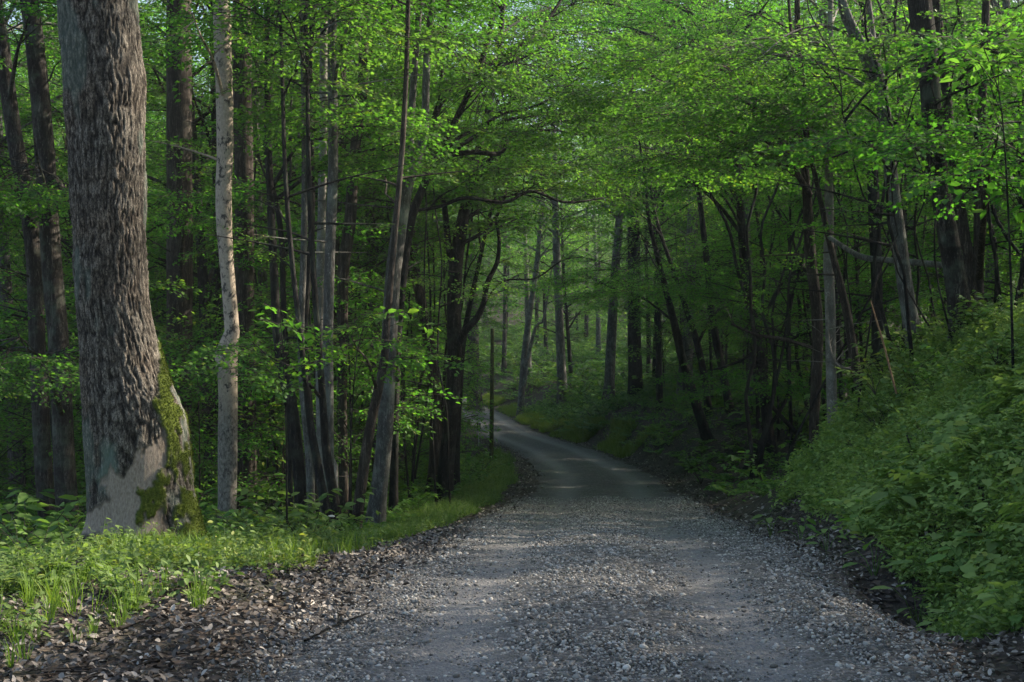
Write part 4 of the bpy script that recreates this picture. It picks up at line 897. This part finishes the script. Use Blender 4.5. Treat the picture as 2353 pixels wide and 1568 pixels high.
# hanging sprigs of large leaves near the camera
def sprig(name, px, py, d, n, spread, label, stem):
    g = np.random.default_rng(int(px)); b = Bag(); c = W(px, py, d); Wl = np.array([W(a, q, dd) for a, q, dd in stem]); m = smooth_path(Wl, 14)
    b.add(*tri_tube(m - c, np.linspace(.012, .003, 14)), 1)
    pos = np.stack([g.normal(0, spread, n), g.normal(0, spread*.7, n), g.normal(0, spread*.25, n)], 1)
    sprays(b, 'big', pos, g.uniform(0, 6.28, n), g.normal(.05,.12,n), g.uniform(.55,.8,n))
    return tag(link(name, b.mesh(name, [M['leaf'], M['twig']]), None, c), label, 'sapling')
def near_sapling(px, py, d, n, sp, label, basepx):
    bx = wx(basepx, d+.4); z = float(ground(bx, d+.4)); c = W(px, py, d); root = np.array([bx, d+.4, z]); t = empty('hickory_sapling', root, label, 'sapling')
    g = np.random.default_rng(int(px)); tb = Tubes(); P = smooth_path(np.array([(0,0,-.2), (0,0,.6)+(c-root)*(.15,.1,.3), (c-root)*(.5,.6,.85), c-root]), 16); tb.add(P, np.linspace(.016,.005,16), 7)
    b = Bag(); pos = (c-root) + np.stack([g.normal(0, sp, n), g.normal(0, sp*.7, n), g.normal(0, sp*.22, n)], 1)
    for p in pos: tb.add(smooth_path(np.vstack([P[g.integers(11,16)], (P[14]+p)/2+(0,0,.04), p]), 5), np.linspace(.005,.002,5), 4)
    sprays(b, 'big', pos, g.uniform(0, 6.28, n), g.normal(.05,.12,n), g.uniform(.5,.75,n))
    link('trunk', tb.mesh('trunk', M['bark_dark']), t); link('crown', b.mesh('crown', [M['leaf'], M['twig']]), t)
near_sapling(640, 705, 18, 3, .3, 'thin sapling with large leaves held out before the clustered grey trunks', 660)
near_sapling(840, 740, 19, 6, .4, 'thin sapling with big star-like leaf sprays right of the clustered grey trunks', 800)
near_sapling(2260, 110, 14, 9, .4, 'sapling with large pale leaves before the thick leaning trunk at the top right', 2330)
near_sapling(2330, 430, 14.5, 9, .4, 'large-leaved sapling at the right edge of the thicket', 2380)

# ------------------------------------------------------------------ dead leaves, stones, sticks
def litter(n, fx, label, name, sz=(.022,.068)):
    x, y = fx(n); n = len(x); z = ground(x, y)
    s = x - xc(y); z = np.maximum(z, np.where(np.abs(s) < 2.2, roadz(x, y), -99)) + g2.uniform(.004,.03,n)
    V, Fc, A = leaves_at(np.stack([x,y,z],1), g2.uniform(0,6.28,n), g2.normal(0,.42,n), g2.normal(0,.6,n), g2.uniform(*sz,n), 'oval', np.clip(g2.beta(1.6,2.2,n), 0, 1))
    tag(link(name, mesh(name, V, [Fc], [M['dead']], attr={'var': A})), label, 'leaf litter', kind='stuff')
def f_left(n):
    x, y, s = rnd(n, 5.6, 19, -8, -1.45, 1.2); p = np.exp(-((s+1.95+np.clip(10-y,0,4)*.25)/(.32+.075*np.clip(11-y,0,6)))**2)*1.3 + .8*(s < -2.2)*(y < 16); k = (g2.random(n) < p) & (np.abs(x) < .38*y+.8); return x[k], y[k]
litter(60000, f_left, 'brown and grey dead leaves strewn along the left edge of the gravel', 'leaf_litter')
def f_right(n):
    x, y, s = rnd(n, 5.6, 20, 1.35, 6, 1.3); c = np.where(y < 8.8, 2.75, 2.28); w = np.where(y < 8.8, .8, .36); p = np.exp(-((s-c)/w)**2)*1.2 + .25*(s > 2.4); k = (g2.random(n) < p) & (np.abs(x) < .38*y+.8); return x[k], y[k]
litter(30000, f_right, 'curled brown dead leaves piled along the right edge of the gravel', 'leaf_litter')
def f_far(n):
    x, y, s = rnd(n, 18, 75, -6, 6, 1.0); p = np.exp(-((np.abs(s)-2.1)/.35)**2) + .2*(np.abs(s) > 2.3); k = g2.random(n) < p; return x[k], y[k]
litter(26000, f_far, 'scattered dead leaves along both edges of the far road', 'leaf_litter', (.06,.10))
def stones(n):
    phi = (1+5**.5)/2
    I = np.array([(-1,phi,0),(1,phi,0),(-1,-phi,0),(1,-phi,0),(0,-1,phi),(0,1,phi),(0,-1,-phi),(0,1,-phi),(phi,0,-1),(phi,0,1),(-phi,0,-1),(-phi,0,1)])/1.9
    Fi = np.array([(0,11,5),(0,5,1),(0,1,7),(0,7,10),(0,10,11),(1,5,9),(5,11,4),(11,10,2),(10,7,6),(7,1,8),(3,9,4),(3,4,2),(3,2,6),(3,6,8),(3,8,9),(4,9,5),(2,4,11),(6,2,10),(8,6,7),(9,8,1)])
    y = 6.0 + 27*g2.random(n)**1.55; s = g2.uniform(-2.1, 2.1, n); x = s + xc(y)
    tk = np.exp(-((np.abs(s)-.9)/.33)**2); k = (g2.random(n) > tk*.86) & (g2.random(n) < np.clip((2.15-np.abs(s))/.4, 0, 1)) & (np.abs(x) < .37*y+.3)
    x, y, s = x[k], y[k], s[k]; n = len(x); r = np.clip(g2.lognormal(math.log(.0078), .44, n), .0045, .03); z = roadz(x, y) + r*.15
    Ts = [I*(1+g2.normal(0,.16,(12,3)))*np.array([1,g2.uniform(.65,.95),g2.uniform(.45,.7)]) for _ in range(6)]; w = g2.integers(0,6,n); Vs, Fs, As, c = [], [], [], 0
    col = np.clip(g2.beta(2.2, 2.2, n)*1.05, 0, 1)
    for j in range(6):
        q = w == j; m = q.sum(); v, f, a = expand(Ts[j], Fi, np.zeros(12), np.stack([x,y,z],1)[q], rotm(g2.uniform(0,6.28,m), g2.normal(0,.35,m), g2.normal(0,.35,m)), r[q], r=col[q]); Vs.append(v); Fs.append(f+c); As.append(a); c += len(v)
    tag(link('gravel_stones', mesh('gravel_stones', np.vstack(Vs), [np.vstack(Fs)], [M['stone']], attr={'var': np.concatenate(As)})), 'loose grey crushed stones covering the near road', 'gravel', kind='stuff')
stones(150000)
tb = Tubes()
for i in range(150):
    y = g2.uniform(6.5, 17); s = -2.2 - g2.random()*2.2 if i % 3 else 2.3 + g2.random()*1.2; x = s + xc(y); a = g2.uniform(0, 3.14); L = g2.uniform(.15,.6)
    P = limb(np.array([x, y, 0.]), a, L, 0, 6, 0, .3, g2); P[:,2] = ground(P[:,0], P[:,1]) + .02; tb.add(P, np.linspace(.009,.003,6)*g2.uniform(.6,1.3), 5)
tag(link('fallen_twigs', tb.mesh('fallen_twigs', M['twig'])), 'small dark twigs lying among the dead leaves', 'twigs', kind='stuff')
for pts, lb in (([(700,1510,10,8.4),(760,1480,9,8.8),(830,1455,7,9.2),(850,1448,4,9.3)], 'dark fallen branch lying in the dead leaves at the left edge of the gravel'),):
    Q = []
    for px, py, w, d in pts: x = wx(px, d); Q.append((x, d, float(ground(x, d))+.03, w*d/F*.5))
    Q = smooth_path(np.array(Q), 14); r = Q[0,:3].copy(); tb = Tubes().add(Q[:,:3]-r, Q[:,3]*.6, 8, .3, 9); q = Q[7,:3]-r; tb.add(limb(q, 2.0, .35, .1, 5), np.linspace(.01,.003,5), 5)
    tag(link('fallen_branch', tb.mesh('fallen_branch', M['bark_dark']), None, r), lb, 'branch')
# ------------------------------------------------------------------ light, sky, camera
SUN_EL, SUN_AZ = 32.0, 68.0            # azimuth clockwise from +Y (the way the camera looks)
w = bpy.data.worlds.new('World'); S.world = w; w.use_nodes = True; nt = w.node_tree
sk = nt.nodes.new('ShaderNodeTexSky'); sk.sky_type = 'NISHITA'; sk.sun_disc = False; sk.sun_elevation = math.radians(SUN_EL); sk.sun_rotation = math.radians(SUN_AZ); sk.altitude = 200; sk.dust_density = 3.0; sk.ozone_density = 1.1
nt.links.new(sk.outputs[0], nt.nodes['Background'].inputs[0]); nt.nodes['Background'].inputs[1].default_value = .115
ld = bpy.data.lights.new('sun', 'SUN'); ld.energy = 5.0; ld.angle = math.radians(.5); ld.color = (1, .88, .72)
lo = bpy.data.objects.new('sun', ld); COL.objects.link(lo)
e, a = math.radians(SUN_EL), math.radians(SUN_AZ); dv = Vector((math.cos(e)*math.sin(a), math.cos(e)*math.cos(a), math.sin(e)))
lo.rotation_euler = dv.to_track_quat('Z', 'Y').to_euler(); lo.location = (30, 0, 30)
cam = bpy.data.cameras.new('camera'); cam.lens = 50; cam.sensor_width = 36; cam.clip_end = 2000; cam.clip_start = .05
co = bpy.data.objects.new('camera', cam); COL.objects.link(co); co.location = (0, 0, ZC); co.rotation_euler = (math.radians(90), 0, 0); S.camera = co
S.view_settings.view_transform = 'Standard'; S.view_settings.look = 'None'; S.view_settings.exposure = 1.6; S.view_settings.gamma = 1
S.cycles.max_bounces = 6; S.cycles.diffuse_bounces = 2; S.cycles.glossy_bounces = 2; S.cycles.transmission_bounces = 6; S.cycles.transparent_max_bounces = 8
S.cycles.use_denoising = True; S.cycles.sample_clamp_indirect = 4
S.render.use_persistent_data = False

hz, nt, nd, lk = mat('forest_air')
pv = nt.nodes.new('ShaderNodeVolumePrincipled'); pv.inputs['Color'].default_value = (.82,.92,.95,1); pv.inputs['Density'].default_value = .0004; pv.inputs['Anisotropy'].default_value = .3
lk.new(pv.outputs[0], nt.nodes.new('ShaderNodeOutputMaterial').inputs['Volume'])
hb = boxmesh('haze', 700, 560, 90, 'plate', .01); hb.materials.clear(); hb.materials.append(hz)
tag(link('haze', hb, None, (0, 170, 30)), kind='stuff')
